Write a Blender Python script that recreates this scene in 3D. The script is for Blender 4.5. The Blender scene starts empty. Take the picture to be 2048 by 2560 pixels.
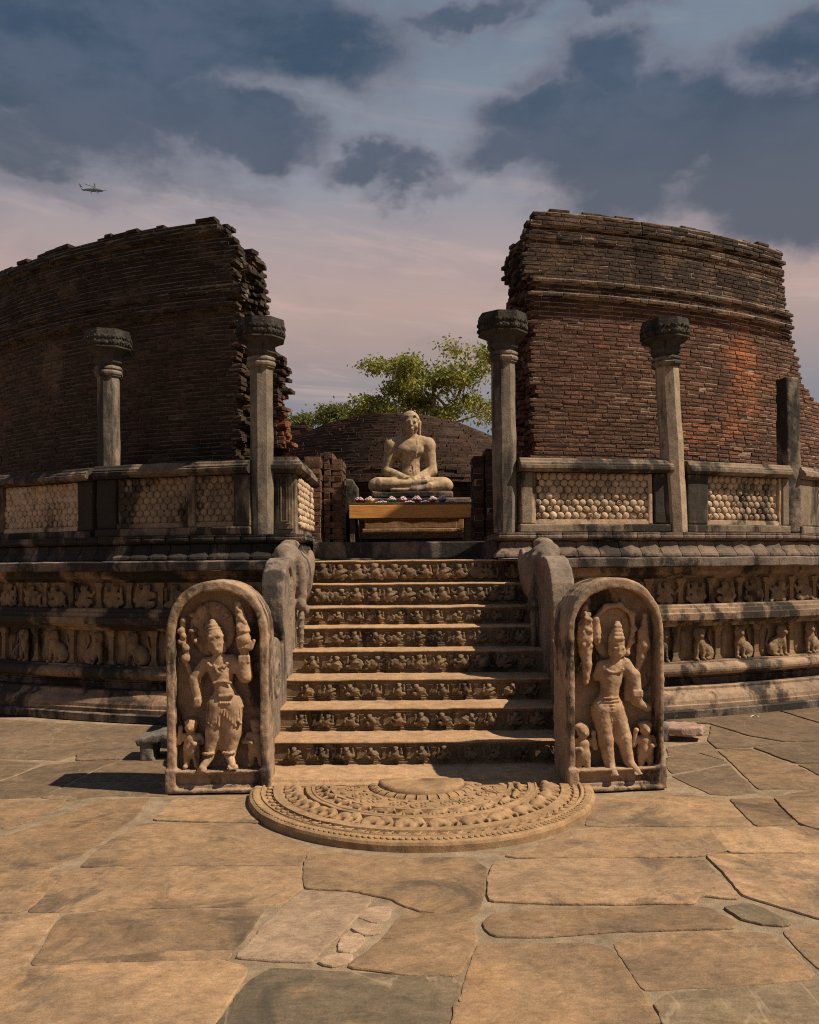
import bpy, math, random
import numpy as np
from mathutils import Vector, Matrix, Euler

random.seed(7)
rng = np.random.default_rng(11)
S = bpy.context.scene
C = S.collection

# ------------------------------------------------------------------ camera
F_PX, HY, ROLL, CAMZ = 2150.0, 1410.0, 0.008, 1.6
cam_d = bpy.data.cameras.new('camera')
cam = bpy.data.objects.new('camera', cam_d); C.objects.link(cam)
cam.location = (0, 0, CAMZ)
cam.rotation_euler = (math.radians(90), ROLL, 0)
cam_d.sensor_fit = 'HORIZONTAL'; cam_d.sensor_width = 36.0
cam_d.lens = 36.0 * F_PX / 2048.0
cam_d.shift_y = (HY - 1280.0) / 2048.0
cam_d.clip_start = 0.05; cam_d.clip_end = 6000
S.camera = cam

# ------------------------------------------------------------------ light, sky, exposure
SUN_EL, SUN_PH = math.radians(52), math.radians(15)
sv = Vector((math.cos(SUN_EL) * math.cos(SUN_PH), -math.cos(SUN_EL) * math.sin(SUN_PH), math.sin(SUN_EL)))
sun_d = bpy.data.lights.new('sun', 'SUN'); sun_d.energy = 5.0; sun_d.angle = math.radians(0.53)
sun_d.color = (1.0, 0.85, 0.66)
sun = bpy.data.objects.new('sun', sun_d); C.objects.link(sun)
sun.rotation_euler = sv.to_track_quat('Z', 'Y').to_euler(); sun.location = (20, -5, 30)
S.view_settings.view_transform = 'Standard'; S.view_settings.look = 'None'
S.view_settings.exposure = 0.38; S.view_settings.gamma = 1.0; S.cycles.max_bounces = 6; S.cycles.use_denoising = False; S.cycles.filter_width = 1.1; S.cycles.diffuse_bounces = 2; S.view_settings.use_curve_mapping = False

W = bpy.data.worlds.new('World'); S.world = W; W.use_nodes = True
wt = W.node_tree; wt.nodes.clear()
def N(t, typ, **kw):
    n = t.nodes.new(typ)
    for k, v in kw.items(): setattr(n, k, v)
    return n
def setin(t, sock, v):
    if isinstance(v, bpy.types.NodeSocket): t.links.new(v, sock)
    else: sock.default_value = v
def math_n(t, op, a, b=None, c=None, clamp=False):
    n = N(t, 'ShaderNodeMath', operation=op); n.use_clamp = clamp
    setin(t, n.inputs[0], a)
    if b is not None: setin(t, n.inputs[1], b)
    if c is not None: setin(t, n.inputs[2], c)
    return n.outputs[0]
def vec_n(t, op, a, b=None):
    n = N(t, 'ShaderNodeVectorMath', operation=op); setin(t, n.inputs[0], a)
    if b is not None: setin(t, n.inputs[1], b)
    return n.outputs['Value'] if op in ('LENGTH', 'DISTANCE', 'DOT_PRODUCT') else n.outputs[0]
def mix_n(t, fac, a, b, mode='MIX'):
    n = N(t, 'ShaderNodeMix', data_type='RGBA', blend_type=mode); n.clamp_factor = True
    setin(t, n.inputs[0], fac)
    for s, v in ((n.inputs[6], a), (n.inputs[7], b)):
        if isinstance(v, tuple) and len(v) == 3: v = v + (1,)
        setin(t, s, v)
    return n.outputs[2]
def noise_n(t, vec, scale, detail=4, rough=.55, dist=0.0, out=0):
    n = N(t, 'ShaderNodeTexNoise'); setin(t, n.inputs['Vector'], vec)
    n.inputs['Scale'].default_value = scale; n.inputs['Detail'].default_value = detail
    n.inputs['Roughness'].default_value = rough; n.inputs['Distortion'].default_value = dist
    return n.outputs[out]
def ramp_n(t, v, lo, hi, a=0., b=1., smooth=True):
    n = N(t, 'ShaderNodeMapRange'); n.interpolation_type = 'SMOOTHSTEP' if smooth else 'LINEAR'
    setin(t, n.inputs[0], v); n.inputs[1].default_value = lo; n.inputs[2].default_value = hi
    n.inputs[3].default_value = a; n.inputs[4].default_value = b
    return n.outputs[0]
def srgb(r, g, b):
    f = lambda c: (c / 255 / 12.92) if c / 255 <= .04045 else ((c / 255 + .055) / 1.055) ** 2.4
    return (f(r), f(g), f(b))

def sep_x(t, sep):
    c = N(t, 'ShaderNodeCombineXYZ')
    for i in range(3): t.links.new(sep.outputs[0], c.inputs[i])
    return c.outputs[0]
BLOBS = [(60, 60, 560, 260, .95), (480, 30, 420, 200, .95), (760, 90, 330, 150, .85), (930, 130, 150, 90, .6), (120, 330, 420, 130, .70), (430, 290, 300, 100, .70),
         (640, 345, 190, 85, .80), (760, 370, 90, 50, .55), (170, 470, 330, 55, .42), (520, 470, 260, 50, .42), (900, 425, 150, 40, .62), (1000, 455, 120, 40, .62), (1080, 485, 80, 28, .45), (200, 400, 420, 75, .55),
         (1640, 360, 430, 190, .95), (1980, 380, 380, 210, .95), (1360, 330, 200, 100, .80), (1250, 420, 150, 62, .62), (1520, 180, 140, 95, .72), (1380, 230, 110, 70, .5), (1780, 500, 420, 70, .62), (2060, 90, 170, 120, .80),
         (1180, 8, 300, 36, .62), (1480, 20, 260, 34, .55), (-500, 250, 420, 300, .9), (2700, 250, 420, 260, .9), (-900, 620, 420, 120, .6), (3100, 640, 420, 110, .6)]
def build_sky():
    t = wt; K = 0.1; EX = 2 ** .38
    out = N(t, 'ShaderNodeOutputWorld'); bg = N(t, 'ShaderNodeBackground'); bg.inputs[1].default_value = K
    sky = N(t, 'ShaderNodeTexSky', sky_type='NISHITA'); sky.sun_disc = False
    sky.sun_elevation = SUN_EL; sky.sun_rotation = math.atan2(sv.x, sv.y); sky.dust_density = 2.0
    tc = N(t, 'ShaderNodeTexCoord'); d = tc.outputs['Generated']
    sep = N(t, 'ShaderNodeSeparateXYZ'); t.links.new(d, sep.inputs[0])
    el = sep.outputs[2]
    sc = lambda c: tuple(x / K / EX for x in srgb(*c))
    # thin high veil whose colour follows the height above the horizon
    cr = N(t, 'ShaderNodeValToRGB'); t.links.new(el, cr.inputs[0])
    stops = [(0.0, (122, 126, 134)), (.13, (128, 131, 140)), (.185, (142, 138, 142)), (.235, (170, 150, 144)), (.285, (188, 161, 150)),
             (.33, (178, 159, 156)), (.40, (148, 150, 160)), (.52, (120, 135, 150)), (.75, (96, 120, 146))]
    e = cr.color_ramp.elements
    while len(e) < len(stops): e.new(.5)
    for q, (p, c) in zip(e, stops): q.position = p; q.color = srgb(*c) + (1,)
    veil = vec_n(t, 'SCALE', cr.outputs[0]); veil.node.inputs['Scale'].default_value = 1 / K / EX
    # streaks of cirrus
    cs = vec_n(t, 'MULTIPLY', vec_n(t, 'ADD', d, vec_n(t, 'MULTIPLY', sep_x(t, sep), (0., 0., .10))), (2.4, 2.4, 21.))
    ci = noise_n(t, cs, 1.5, 6, .62, .8)
    veil2 = mix_n(t, math_n(t, 'MULTIPLY', ramp_n(t, ci, .50, .72, 0., .50), ramp_n(t, el, .44, .33, .25, 1.)), veil, sc((206, 178, 168)))
    cs2 = vec_n(t, 'MULTIPLY', d, (3., 3., 8.))
    ci2 = noise_n(t, cs2, 1.3, 5, .6, .4)
    veil2 = mix_n(t, ramp_n(t, ci2, .52, .75, 0., .45), veil2, sc((112, 124, 144)))
    base = mix_n(t, .94, sky.outputs[0], veil2)
    # clouds: broad masses plus turbulence, both fixed to the direction
    wv = noise_n(t, vec_n(t, 'MULTIPLY', d, (1., 1., 1.6)), 6.0, 5, .6, 0., 1)
    wv = vec_n(t, 'SUBTRACT', wv, (.5, .5, .5)); wv = vec_n(t, 'SCALE', wv); wv.node.inputs['Scale'].default_value = .14
    dw = vec_n(t, 'ADD', d, wv)
    nz = vec_n(t, 'MULTIPLY', d, (1., 1., 1.9))
    n1 = noise_n(t, nz, 9.0, 10, .62, .25)
    n2 = noise_n(t, nz, 2.6, 3, .5)
    fld = None
    def blob(px, py, rx, ry, amp):
        nonlocal fld
        c = Vector(((px - 1024) / F_PX, 1, (HY - py) / F_PX)); k = c.length; c = c / k
        v = vec_n(t, 'SUBTRACT', dw, tuple(c))
        v = vec_n(t, 'MULTIPLY', v, (F_PX / rx * k, 1.0, F_PX / ry * k))
        f = ramp_n(t, vec_n(t, 'LENGTH', v), .25, 1.40, amp, 0.)
        fld = f if fld is None else math_n(t, 'MAXIMUM', fld, f)
    for q in BLOBS: blob(*q)
    # elsewhere in the sky the same broken cover goes on
    beyond = math_n(t, 'MULTIPLY', ramp_n(t, sep.outputs[1], .66, .50), ramp_n(t, n2, .42, .62, 0., .9))
    fld = math_n(t, 'MAXIMUM', fld, beyond)
    fld = math_n(t, 'ADD', fld, math_n(t, 'MULTIPLY', math_n(t, 'SUBTRACT', n1, .5), 1.0))
    m = ramp_n(t, fld, -.05, .74)
    dk = mix_n(t, ramp_n(t, n1, .36, .66), sc((60, 80, 102)), sc((84, 97, 118)))
    lo = mix_n(t, ramp_n(t, el, .36, .50), sc((92, 99, 112)), dk)
    core = mix_n(t, ramp_n(t, fld, .35, .75), mix_n(t, .5, lo, sc((138, 132, 144))), lo)
    col = mix_n(t, math_n(t, 'MULTIPLY', m, .96), base, core)
    t.links.new(col, bg.inputs[0]); t.links.new(bg.outputs[0], out.inputs[0])
build_sky()

# ------------------------------------------------------------------ projection helpers
CB, SB = math.cos(ROLL), math.sin(ROLL)
def at(x, y, d):
    xp, yp = x - 1024, y - HY
    return Vector((d / F_PX * (xp * CB - yp * SB), d, CAMZ + d / F_PX * (-xp * SB - yp * CB)))
def ground(x, y, z=0.0):
    xp, yp = x - 1024, y - HY
    v = (-xp * SB - yp * CB) / F_PX
    return at(x, y, (z - CAMZ) / v)
CY = 18.4
def ring(R, th, z=0.0):
    return Vector((R * math.sin(th), CY - R * math.cos(th), z))
def th_px(x, R):
    lo, hi = -1.0, 1.0
    for _ in range(40):
        m = (lo + hi) / 2; p = ring(R, m)
        if 1024 + F_PX * p.x / p.y < x: lo = m
        else: hi = m
    return lo
def th_X(X, R): return math.asin(X / R)

# ------------------------------------------------------------------ materials
def bump_out(t, bsdf, h, strength, dist=.02):
    b = N(t, 'ShaderNodeBump'); b.inputs['Strength'].default_value = strength
    b.inputs['Distance'].default_value = dist; t.links.new(h, b.inputs['Height'])
    t.links.new(b.outputs[0], bsdf.inputs['Normal'])
def new_mat(name):
    m = bpy.data.materials.new(name); m.use_nodes = True
    t = m.node_tree; t.nodes.clear()
    o = N(t, 'ShaderNodeOutputMaterial'); b = N(t, 'ShaderNodeBsdfPrincipled')
    t.links.new(b.outputs[0], o.inputs[0]); b.inputs['Specular IOR Level'].default_value = .25
    return m, t, b
def stone(name, c1, c2, stain=.5, sscale=1.6, streak=.45, dark=(.016, .015, .013), lich=.12, bump=.6, fine=70, rough=.88, var=.25, pale=(.42, .36, .29), soft=.12, bd=.02):
    m, t, b = new_mat(name)
    g = N(t, 'ShaderNodeNewGeometry'); P = g.outputs['Position']
    oi = N(t, 'ShaderNodeObjectInfo'); rnd = oi.outputs['Random']
    a = noise_n(t, P, 2.3, 6, .6, .3); f = noise_n(t, P, 13, 7, .65)
    col = mix_n(t, ramp_n(t, a, .35, .68), c1, c2)
    # warm and cool blotches
    hb = noise_n(t, P, 5.1, 5, .6)
    col = mix_n(t, ramp_n(t, hb, .52, .75, 0., .35), col, tuple(x * y for x, y in zip(c1, (1.25, .95, .7))))
    v = ramp_n(t, f, .25, .75, .62, 1.3, False)
    col = mix_n(t, 1.0, col, vec_val(t, v), 'MULTIPLY')
    gr = noise_n(t, P, fine, 5, .7)
    col = mix_n(t, 1.0, col, vec_val(t, ramp_n(t, gr, .25, .75, .74, 1.24, False)), 'MULTIPLY')
    # dark crust, running down
    sp = vec_n(t, 'MULTIPLY', P, (1., 1., streak))
    s1 = noise_n(t, sp, sscale, 8, .66, .5); s2 = noise_n(t, sp, sscale * 5, 6, .7)
    sm = math_n(t, 'ADD', s1, math_n(t, 'MULTIPLY', math_n(t, 'SUBTRACT', s2, .5), .35))
    th = .70 - .36 * stain
    col = mix_n(t, ramp_n(t, sm, th, th + soft, 0., .9), col, dark)
    # pale lichen specks
    l = noise_n(t, P, 31, 5, .75)
    col = mix_n(t, ramp_n(t, l, .66, .74, 0., lich * 4), col, pale)
    col = mix_n(t, 1.0, col, vec_val(t, ramp_n(t, rnd, 0, 1, 1 - var, 1 + var, False)), 'MULTIPLY')
    t.links.new(col, b.inputs['Base Color']); b.inputs['Roughness'].default_value = rough
    h = math_n(t, 'ADD', math_n(t, 'MULTIPLY', f, .9), math_n(t, 'MULTIPLY', gr, .45))
    h = math_n(t, 'ADD', h, math_n(t, 'MULTIPLY', noise_n(t, P, fine * 3, 3, .7), .16))
    bump_out(t, b, h, bump, bd)
    return m
def vec_val(t, v):
    c = N(t, 'ShaderNodeCombineXYZ')
    for i in range(3): t.links.new(v, c.inputs[i])
    return c.outputs[0]
def plain(name, col, rough=.7, var=.15, scale=20, bump=.2):
    m, t, b = new_mat(name)
    g = N(t, 'ShaderNodeNewGeometry'); P = g.outputs['Position']
    f = noise_n(t, P, scale, 5, .6)
    c = mix_n(t, 1.0, col, vec_val(t, ramp_n(t, f, .25, .75, 1 - var * 1.5, 1 + var * 1.5, False)), 'MULTIPLY')
    t.links.new(c, b.inputs['Base Color']); b.inputs['Roughness'].default_value = rough
    bump_out(t, b, f, bump, .01)
    return m
def brick_mat(name, dark, mid, hot, black=.5, blobs=(), grey=.3, film=None, filmz=4.62):
    m, t, b = new_mat(name)
    g = N(t, 'ShaderNodeNewGeometry'); P = g.outputs['Position']
    oi = N(t, 'ShaderNodeObjectInfo')
    rnd = math_n(t, 'FRACT', math_n(t, 'ADD', g.outputs['Random Per Island'], oi.outputs['Random']))
    rnd2 = math_n(t, 'FRACT', math_n(t, 'MULTIPLY', rnd, 7.31))
    a = noise_n(t, P, 1.1, 6, .6, .4); f = noise_n(t, P, 16, 7, .7)
    w = math_n(t, 'ADD', math_n(t, 'MULTIPLY', a, .8), math_n(t, 'MULTIPLY', rnd, .20))
    col = mix_n(t, ramp_n(t, w, .42, .76), dark, mid)
    hotf = math_n(t, 'ADD', noise_n(t, P, .85, 5, .6), math_n(t, 'MULTIPLY', rnd2, .08))
    for kind, c, r, amp in blobs:
        if kind == 'hot':
            dd = vec_n(t, 'LENGTH', vec_n(t, 'MULTIPLY', vec_n(t, 'SUBTRACT', P, c), tuple(1 / x for x in r)))
            hotf = math_n(t, 'ADD', hotf, ramp_n(t, dd, 0., 1., amp, 0.))
    col = mix_n(t, ramp_n(t, hotf, .62, .92), col, hot)
    # grey weathering film and black crust
    gf = noise_n(t, P, 1.7, 7, .65, .6)
    for kind, c, r, amp in blobs:
        if kind == 'grey':
            dd = vec_n(t, 'LENGTH', vec_n(t, 'MULTIPLY', vec_n(t, 'SUBTRACT', P, c), tuple(1 / x for x in r)))
            gf = math_n(t, 'ADD', gf, ramp_n(t, dd, 0., 1., amp, 0.))
    col = mix_n(t, ramp_n(t, gf, .58, .80, 0., grey * 2), col, (.15, .105, .075))
    sp = vec_n(t, 'MULTIPLY', P, (1., 1., .6))
    s1 = noise_n(t, sp, .95, 8, .66, .5)
    s1 = math_n(t, 'ADD', s1, math_n(t, 'MULTIPLY', math_n(t, 'SUBTRACT', f, .5), .3))
    for kind, c, r, amp in blobs:
        if kind == 'black':
            dd = vec_n(t, 'LENGTH', vec_n(t, 'MULTIPLY', vec_n(t, 'SUBTRACT', P, c), tuple(1 / x for x in r)))
            s1 = math_n(t, 'ADD', s1, ramp_n(t, dd, 0., 1., amp, 0.))
    th = .72 - .34 * black
    col = mix_n(t, ramp_n(t, s1, th, th + .2, 0., .88), col, (.012, .010, .009))
    l = noise_n(t, P, 12, 6, .75)
    col = mix_n(t, ramp_n(t, l, .70, .74, 0., .8), col, (.40, .34, .27))
    col = mix_n(t, 1.0, col, vec_val(t, ramp_n(t, f, .25, .75, .5, 1.45, False)), 'MULTIPLY')
    col = mix_n(t, 1.0, col, vec_val(t, ramp_n(t, rnd2, 0, 1, .74, 1.22, False)), 'MULTIPLY')
    if film:
        zz = N(t, 'ShaderNodeSeparateXYZ'); t.links.new(P, zz.inputs[0])
        ff = math_n(t, 'ADD', zz.outputs[2], math_n(t, 'MULTIPLY', math_n(t, 'SUBTRACT', noise_n(t, P, 1.6, 6, .6), .5), 1.6))
        fc = mix_n(t, ramp_n(t, noise_n(t, vec_n(t, 'MULTIPLY', P, (1., 1., 1.7)), 2.2, 8, .68, .4), .46, .64), (.020, .016, .013), film)
        fc = mix_n(t, 1.0, fc, vec_val(t, ramp_n(t, f, .25, .75, .5, 1.45, False)), 'MULTIPLY')
        col = mix_n(t, ramp_n(t, ff, filmz - .15, filmz + .25, 0., .85), col, fc)
    t.links.new(col, b.inputs['Base Color']); b.inputs['Roughness'].default_value = .92
    h = math_n(t, 'ADD', f, math_n(t, 'MULTIPLY', noise_n(t, P, 60, 5, .7), .5))
    bump_out(t, b, h, .8, .03)
    return m

M = {}
M['sand'] = stone('warm_sandstone', (.33, .21, .12), (.27, .165, .09), stain=.28, var=.06, bump=.5)
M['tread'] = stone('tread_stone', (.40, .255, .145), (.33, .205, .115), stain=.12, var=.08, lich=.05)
M['figure'] = stone('figure_stone', (.40, .265, .16), (.31, .20, .12), stain=.42, sscale=4.0, streak=.35, var=.0, bump=.3, bd=.008, dark=(.045, .036, .028))
M['guard'] = stone('guard_stone', (.36, .245, .16), (.26, .18, .12), stain=.56, sscale=2.8, var=.0, bump=.6, lich=.12, fine=110, bd=.012, dark=(.028, .023, .019))
M['makara'] = stone('makara_stone', (.25, .19, .145), (.165, .125, .098), stain=.48, sscale=2.0, var=.0, bump=1.0, lich=.2, fine=120, bd=.014, dark=(.03, .026, .023))
M['riser'] = stone('riser_stone', (.20, .135, .08), (.13, .088, .052), stain=.46, sscale=2.6, var=.08, bump=.5, dark=(.022, .018, .015))  # grimier than the treads, and darkened further to deepen the shade by colour
M['terrace'] = stone('terrace_stone', (.32, .22, .145), (.22, .152, .105), stain=.62, sscale=1.5, streak=.5, var=.14, bump=.5)
M['frieze'] = stone('frieze_stone', (.29, .19, .105), (.21, .14, .085), stain=.54, sscale=1.9, streak=.4, var=.05, bump=.4)
M['rail_l'] = stone('blackened_shaded_balustrade_stone', (.22, .16, .11), (.13, .095, .065), stain=.88, sscale=1.5, streak=.3, var=.15, bump=.5, lich=.12)  # real black staining, pushed further so the colour holds the left side's shade
M['lotus_l'] = stone('blackened_shaded_lotus_stone', (.19, .135, .10), (.12, .085, .062), stain=.84, sscale=1.6, var=.16, bump=.6)  # heavier crust than the right-hand lotus stone; shade is mixed into its colour
M['terrace_l'] = stone('blackened_shaded_terrace_stone', (.32, .205, .125), (.22, .145, .09), stain=.76, sscale=1.2, streak=.6, var=.14, bump=.5)  # black crust spread wider so the stone itself carries the left-hand shade
M['slab'] = stone('slab_stone', (.19, .145, .112), (.13, .10, .08), stain=.72, sscale=1.8, var=.16, bump=.7, lich=.15)
M['lotus'] = stone('lotus_base_stone', (.195, .142, .106), (.13, .095, .072), stain=.62, sscale=1.9, var=.16, bump=.6)
M['rail'] = stone('balustrade_stone', (.26, .195, .135), (.165, .125, .088), stain=.68, sscale=1.7, streak=.3, var=.12, bump=.5, lich=.15)
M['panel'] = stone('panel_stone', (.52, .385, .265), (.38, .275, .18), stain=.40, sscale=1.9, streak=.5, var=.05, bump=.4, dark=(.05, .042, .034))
M['panel_l'] = stone('dark_panel_stone', (.30, .215, .14), (.19, .135, .09), stain=.62, sscale=2.2, streak=.5, var=.05, bump=.4, dark=(.03, .025, .02))  # darker, more heavily blotched copy of the panel stone
M['column'] = stone('column_stone', (.21, .17, .13), (.135, .11, .088), stain=.62, sscale=2.2, streak=.2, var=.06, bump=.9, lich=.3, fine=100, bd=.012, dark=(.03, .028, .025))
M['column_sunlit'] = stone('sunlit_column_stone', (.36, .275, .195), (.26, .20, .145), stain=.40, sscale=2.0, streak=.2, var=.04, bump=.9, lich=.2, fine=100, bd=.012, dark=(.04, .035, .03))  # lighter column stone; the right column's stronger sunlight is put into the colour
M['capital'] = stone('capital_stone', (.065, .057, .046), (.042, .038, .032), stain=.5, sscale=3, var=.08, bump=1.0, lich=.25, fine=90)
M['buddha'] = stone('statue_stone', (.44, .315, .195), (.33, .235, .145), stain=.50, sscale=3.4, streak=.5, var=.0, bump=.45, lich=.06, bd=.008, dark=(.15, .11, .08))
M['moon'] = stone('moonstone_stone', (.34, .215, .115), (.255, .16, .085), stain=.34, var=.0, bump=.6, lich=.10, fine=110, bd=.01, soft=.3, dark=(.11, .078, .05))
def flag_mat(name, c1, c2, dark, rust, stain=.4, vein=.0, var=.12):
    m, t, b = new_mat(name)
    g = N(t, 'ShaderNodeNewGeometry'); P0 = g.outputs['Position']
    oi = N(t, 'ShaderNodeObjectInfo'); rnd = oi.outputs['Random']
    # every slab gets its own piece of the pattern
    sh = N(t, 'ShaderNodeCombineXYZ'); t.links.new(math_n(t, 'MULTIPLY', rnd, 37.), sh.inputs[0]); t.links.new(math_n(t, 'MULTIPLY', rnd, 91.), sh.inputs[2])
    P = vec_n(t, 'ADD', P0, sh.outputs[0])
    a = noise_n(t, P, 1.5, 9, .66, .5); f = noise_n(t, P, 11, 8, .7, .3)
    ch = noise_n(t, vec_n(t, 'MULTIPLY', P, (16., 46., 20.)), 1.0, 5, .65, .6)
    gr = noise_n(t, P, 95, 4, .7)
    col = mix_n(t, ramp_n(t, a, .38, .62), c1, c2)
    col = mix_n(t, ramp_n(t, noise_n(t, P, 2.7, 7, .65, .6), .52, .70, 0., .7), col, rust)
    st = math_n(t, 'ADD', noise_n(t, P, 2.1, 9, .70, .8), math_n(t, 'MULTIPLY', math_n(t, 'SUBTRACT', f, .5), .35))
    th = .68 - .30 * stain
    col = mix_n(t, ramp_n(t, st, th, th + .16, 0., .78), col, dark)
    for v, lo, hi in ((f, .62, 1.34), (ch, .80, 1.18), (gr, .88, 1.12)):
        col = mix_n(t, 1.0, col, vec_val(t, ramp_n(t, v, .28, .72, lo, hi, False)), 'MULTIPLY')
    # split layers and hairline cracks
    rd = math_n(t, 'ABSOLUTE', math_n(t, 'SUBTRACT', noise_n(t, P, .9, 4, .42, .25), .5))
    msk = ramp_n(t, noise_n(t, P, 1.4, 3, .5), .56, .64)
    crk = math_n(t, 'MULTIPLY', ramp_n(t, rd, .0, .0042, 1., 0.), msk)
    col = mix_n(t, math_n(t, 'MULTIPLY', crk, .0), col, (.06, .044, .03))
    if vein:
        vd = math_n(t, 'ABSOLUTE', math_n(t, 'SUBTRACT', noise_n(t, vec_n(t, 'MULTIPLY', P, (1., .45, 1.)), 1.3, 5, .55, .6), .5))
        col = mix_n(t, ramp_n(t, vd, .0, .010, vein, 0.), col, (.46, .36, .25))
    col = mix_n(t, 1.0, col, vec_val(t, ramp_n(t, rnd, 0, 1, 1 - var, 1 + var, False)), 'MULTIPLY')
    t.links.new(col, b.inputs['Base Color']); b.inputs['Roughness'].default_value = .82
    lay = math_n(t, 'SNAP', math_n(t, 'MULTIPLY', noise_n(t, P, 1.9, 7, .6, .4), 1.), .085)
    h = math_n(t, 'ADD', math_n(t, 'MULTIPLY', f, .5), math_n(t, 'MULTIPLY', ch, .55))
    h = math_n(t, 'ADD', h, math_n(t, 'MULTIPLY', gr, .22)); h = math_n(t, 'ADD', h, math_n(t, 'MULTIPLY', lay, 2.2)); h = math_n(t, 'SUBTRACT', h, math_n(t, 'MULTIPLY', crk, .0))
    bump_out(t, b, h, .62, .022)
    return m
M['flag'] = flag_mat('flagstone', (.32, .203, .112), (.225, .147, .088), (.080, .060, .043), (.345, .203, .098), .58, .10, .20)
M['flag_grey'] = flag_mat('grey_flagstone', (.165, .112, .069), (.122, .085, .054), (.060, .046, .034), (.205, .128, .073), .40, .12, .15)
M['flag_brown'] = flag_mat('brown_flagstone', (.255, .162, .090), (.185, .122, .072), (.066, .050, .037), (.30, .175, .084), .52, .12, .14)
M['flag_pink'] = flag_mat('pinkish_flagstone', (.34, .235, .155), (.27, .185, .122), (.13, .10, .075), (.36, .21, .12), .30, .0, .10)
M['flag_dark'] = flag_mat('dark_flagstone', (.20, .145, .088), (.135, .102, .066), (.052, .043, .034), (.29, .185, .095), .52, .25, .06)
M['mortar'] = stone('joint_mortar', (.30, .225, .148), (.215, .158, .10), stain=.34, sscale=2.5, streak=1, var=.0, bump=.7, lich=.12, fine=120, soft=.3, dark=(.09, .065, .045))
M['earth'] = stone('dry_earth', (.20, .13, .075), (.15, .10, .06), stain=.1, streak=1, var=.0)
M['pinkstone'] = stone('pink_granite', (.40, .27, .21), (.32, .21, .165), stain=.08, var=.0, bump=.9, lich=.2, fine=90)
M['greystone'] = stone('grey_granite', (.19, .165, .14), (.13, .112, .098), stain=.3, var=.0, bump=.8)
M['brick_r'] = brick_mat('red_brick', (.095, .048, .031), (.185, .084, .050), (.33, .115, .042), black=.26, film=(.12, .078, .050),
    blobs=[('hot', (4.30, 10.7, 4.0), (.75, 3, 1.1), .24), ('hot', (3.4, 10.7, 3.3), (1.5, 3, .6), .14), ('black', (3.3, 10.2, 5.45), (2.6, 3, .55), .22), ('grey', (3.2, 10, 4.75), (2.2, 3, .5), .22), ('black', (1.2, 10.2, 5.2), (.5, 3, .8), .3)])  # last black blob paints the shade of the wall's broken end
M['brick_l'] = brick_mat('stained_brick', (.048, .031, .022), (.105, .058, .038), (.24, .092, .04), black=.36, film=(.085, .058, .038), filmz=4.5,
    blobs=[('black', (-2.2, 10, 2.7), (1.9, 3, 1.3), .26), ('grey', (-4.6, 10.5, 4.2), (.35, 3, .6), .5), ('hot', (-1.45, 10.7, 3.1), (.35, 1.2, 1.0), .55)])  # hot blob paints the sun's orange onto the broken end's bricks
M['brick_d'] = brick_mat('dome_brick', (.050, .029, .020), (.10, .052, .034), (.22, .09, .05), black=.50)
M['brick_j'] = brick_mat('jamb_brick', (.11, .06, .038), (.20, .10, .06), (.30, .13, .06), black=.25)
M['brickmortar'] = stone('lime_mortar', (.38, .28, .205), (.27, .195, .14), stain=.34, sscale=2.2, var=.0, bump=.8, dark=(.03, .025, .02), soft=.3)
M['mortar_l'] = stone('shaded_lime_mortar', (.15, .12, .09), (.09, .07, .055), stain=.42, sscale=2.2, var=.0, bump=.8, dark=(.02, .017, .014), soft=.3)  # darker copy of the lime mortar, with the left wall's shade in its colour
M['darkmortar'] = stone('dark_mortar', (.10, .07, .05), (.06, .045, .035), stain=.4, var=.0, bump=.8)
def wood_mat():
    m, t, b = new_mat('table_wood')
    g = N(t, 'ShaderNodeNewGeometry'); P = g.outputs['Position']
    gp = vec_n(t, 'MULTIPLY', P, (2.5, 10., 28.))
    gn = noise_n(t, gp, 1.4, 6, .65, .6)
    col = mix_n(t, ramp_n(t, gn, .35, .7), (.88, .40, .115), (.74, .31, .085))
    st = noise_n(t, vec_n(t, 'MULTIPLY', P, (3, 3, 6)), 1.3, 7, .7, .5)
    col = mix_n(t, ramp_n(t, st, .60, .74, 0., .7), col, (.14, .06, .03))
    t.links.new(col, b.inputs['Base Color']); b.inputs['Roughness'].default_value = .6
    bump_out(t, b, gn, .3, .01); return m
M['wood'] = wood_mat()
M['oldwood'] = stone('old_wood', (.20, .135, .085), (.13, .085, .055), stain=.3, streak=.12, sscale=5, var=.1, bump=.6)
M['bark'] = stone('pale_bark', (.36, .28, .20), (.24, .18, .13), stain=.2, var=.0)
def leaf_mat(name, c1, c2):
    m, t, b = new_mat(name)
    g = N(t, 'ShaderNodeNewGeometry')
    r = g.outputs['Random Per Island']
    n = noise_n(t, g.outputs['Position'], .8, 4, .6)
    f = math_n(t, 'ADD', math_n(t, 'MULTIPLY', r, .5), math_n(t, 'MULTIPLY', n, .6))
    col = mix_n(t, ramp_n(t, f, .3, .85), c1, c2)
    t.links.new(col, b.inputs['Base Color']); b.inputs['Roughness'].default_value = .5
    tr = N(t, 'ShaderNodeBsdfTranslucent'); t.links.new(col, tr.inputs[0])
    mx = N(t, 'ShaderNodeMixShader'); mx.inputs[0].default_value = .35
    o = [x for x in t.nodes if x.type == 'OUTPUT_MATERIAL'][0]
    t.links.new(b.outputs[0], mx.inputs[1]); t.links.new(tr.outputs[0], mx.inputs[2]); t.links.new(mx.outputs[0], o.inputs[0])
    return m
M['leaf'] = leaf_mat('tree_leaf', (.12, .155, .03), (.38, .34, .08))
M['leaf2'] = leaf_mat('far_leaf', (.09, .11, .03), (.17, .17, .05))
M['heli'] = plain('hazed_grey_blue_paint', (.15, .20, .25), .5, .05)  # distance haze is mixed into this grey-blue
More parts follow.
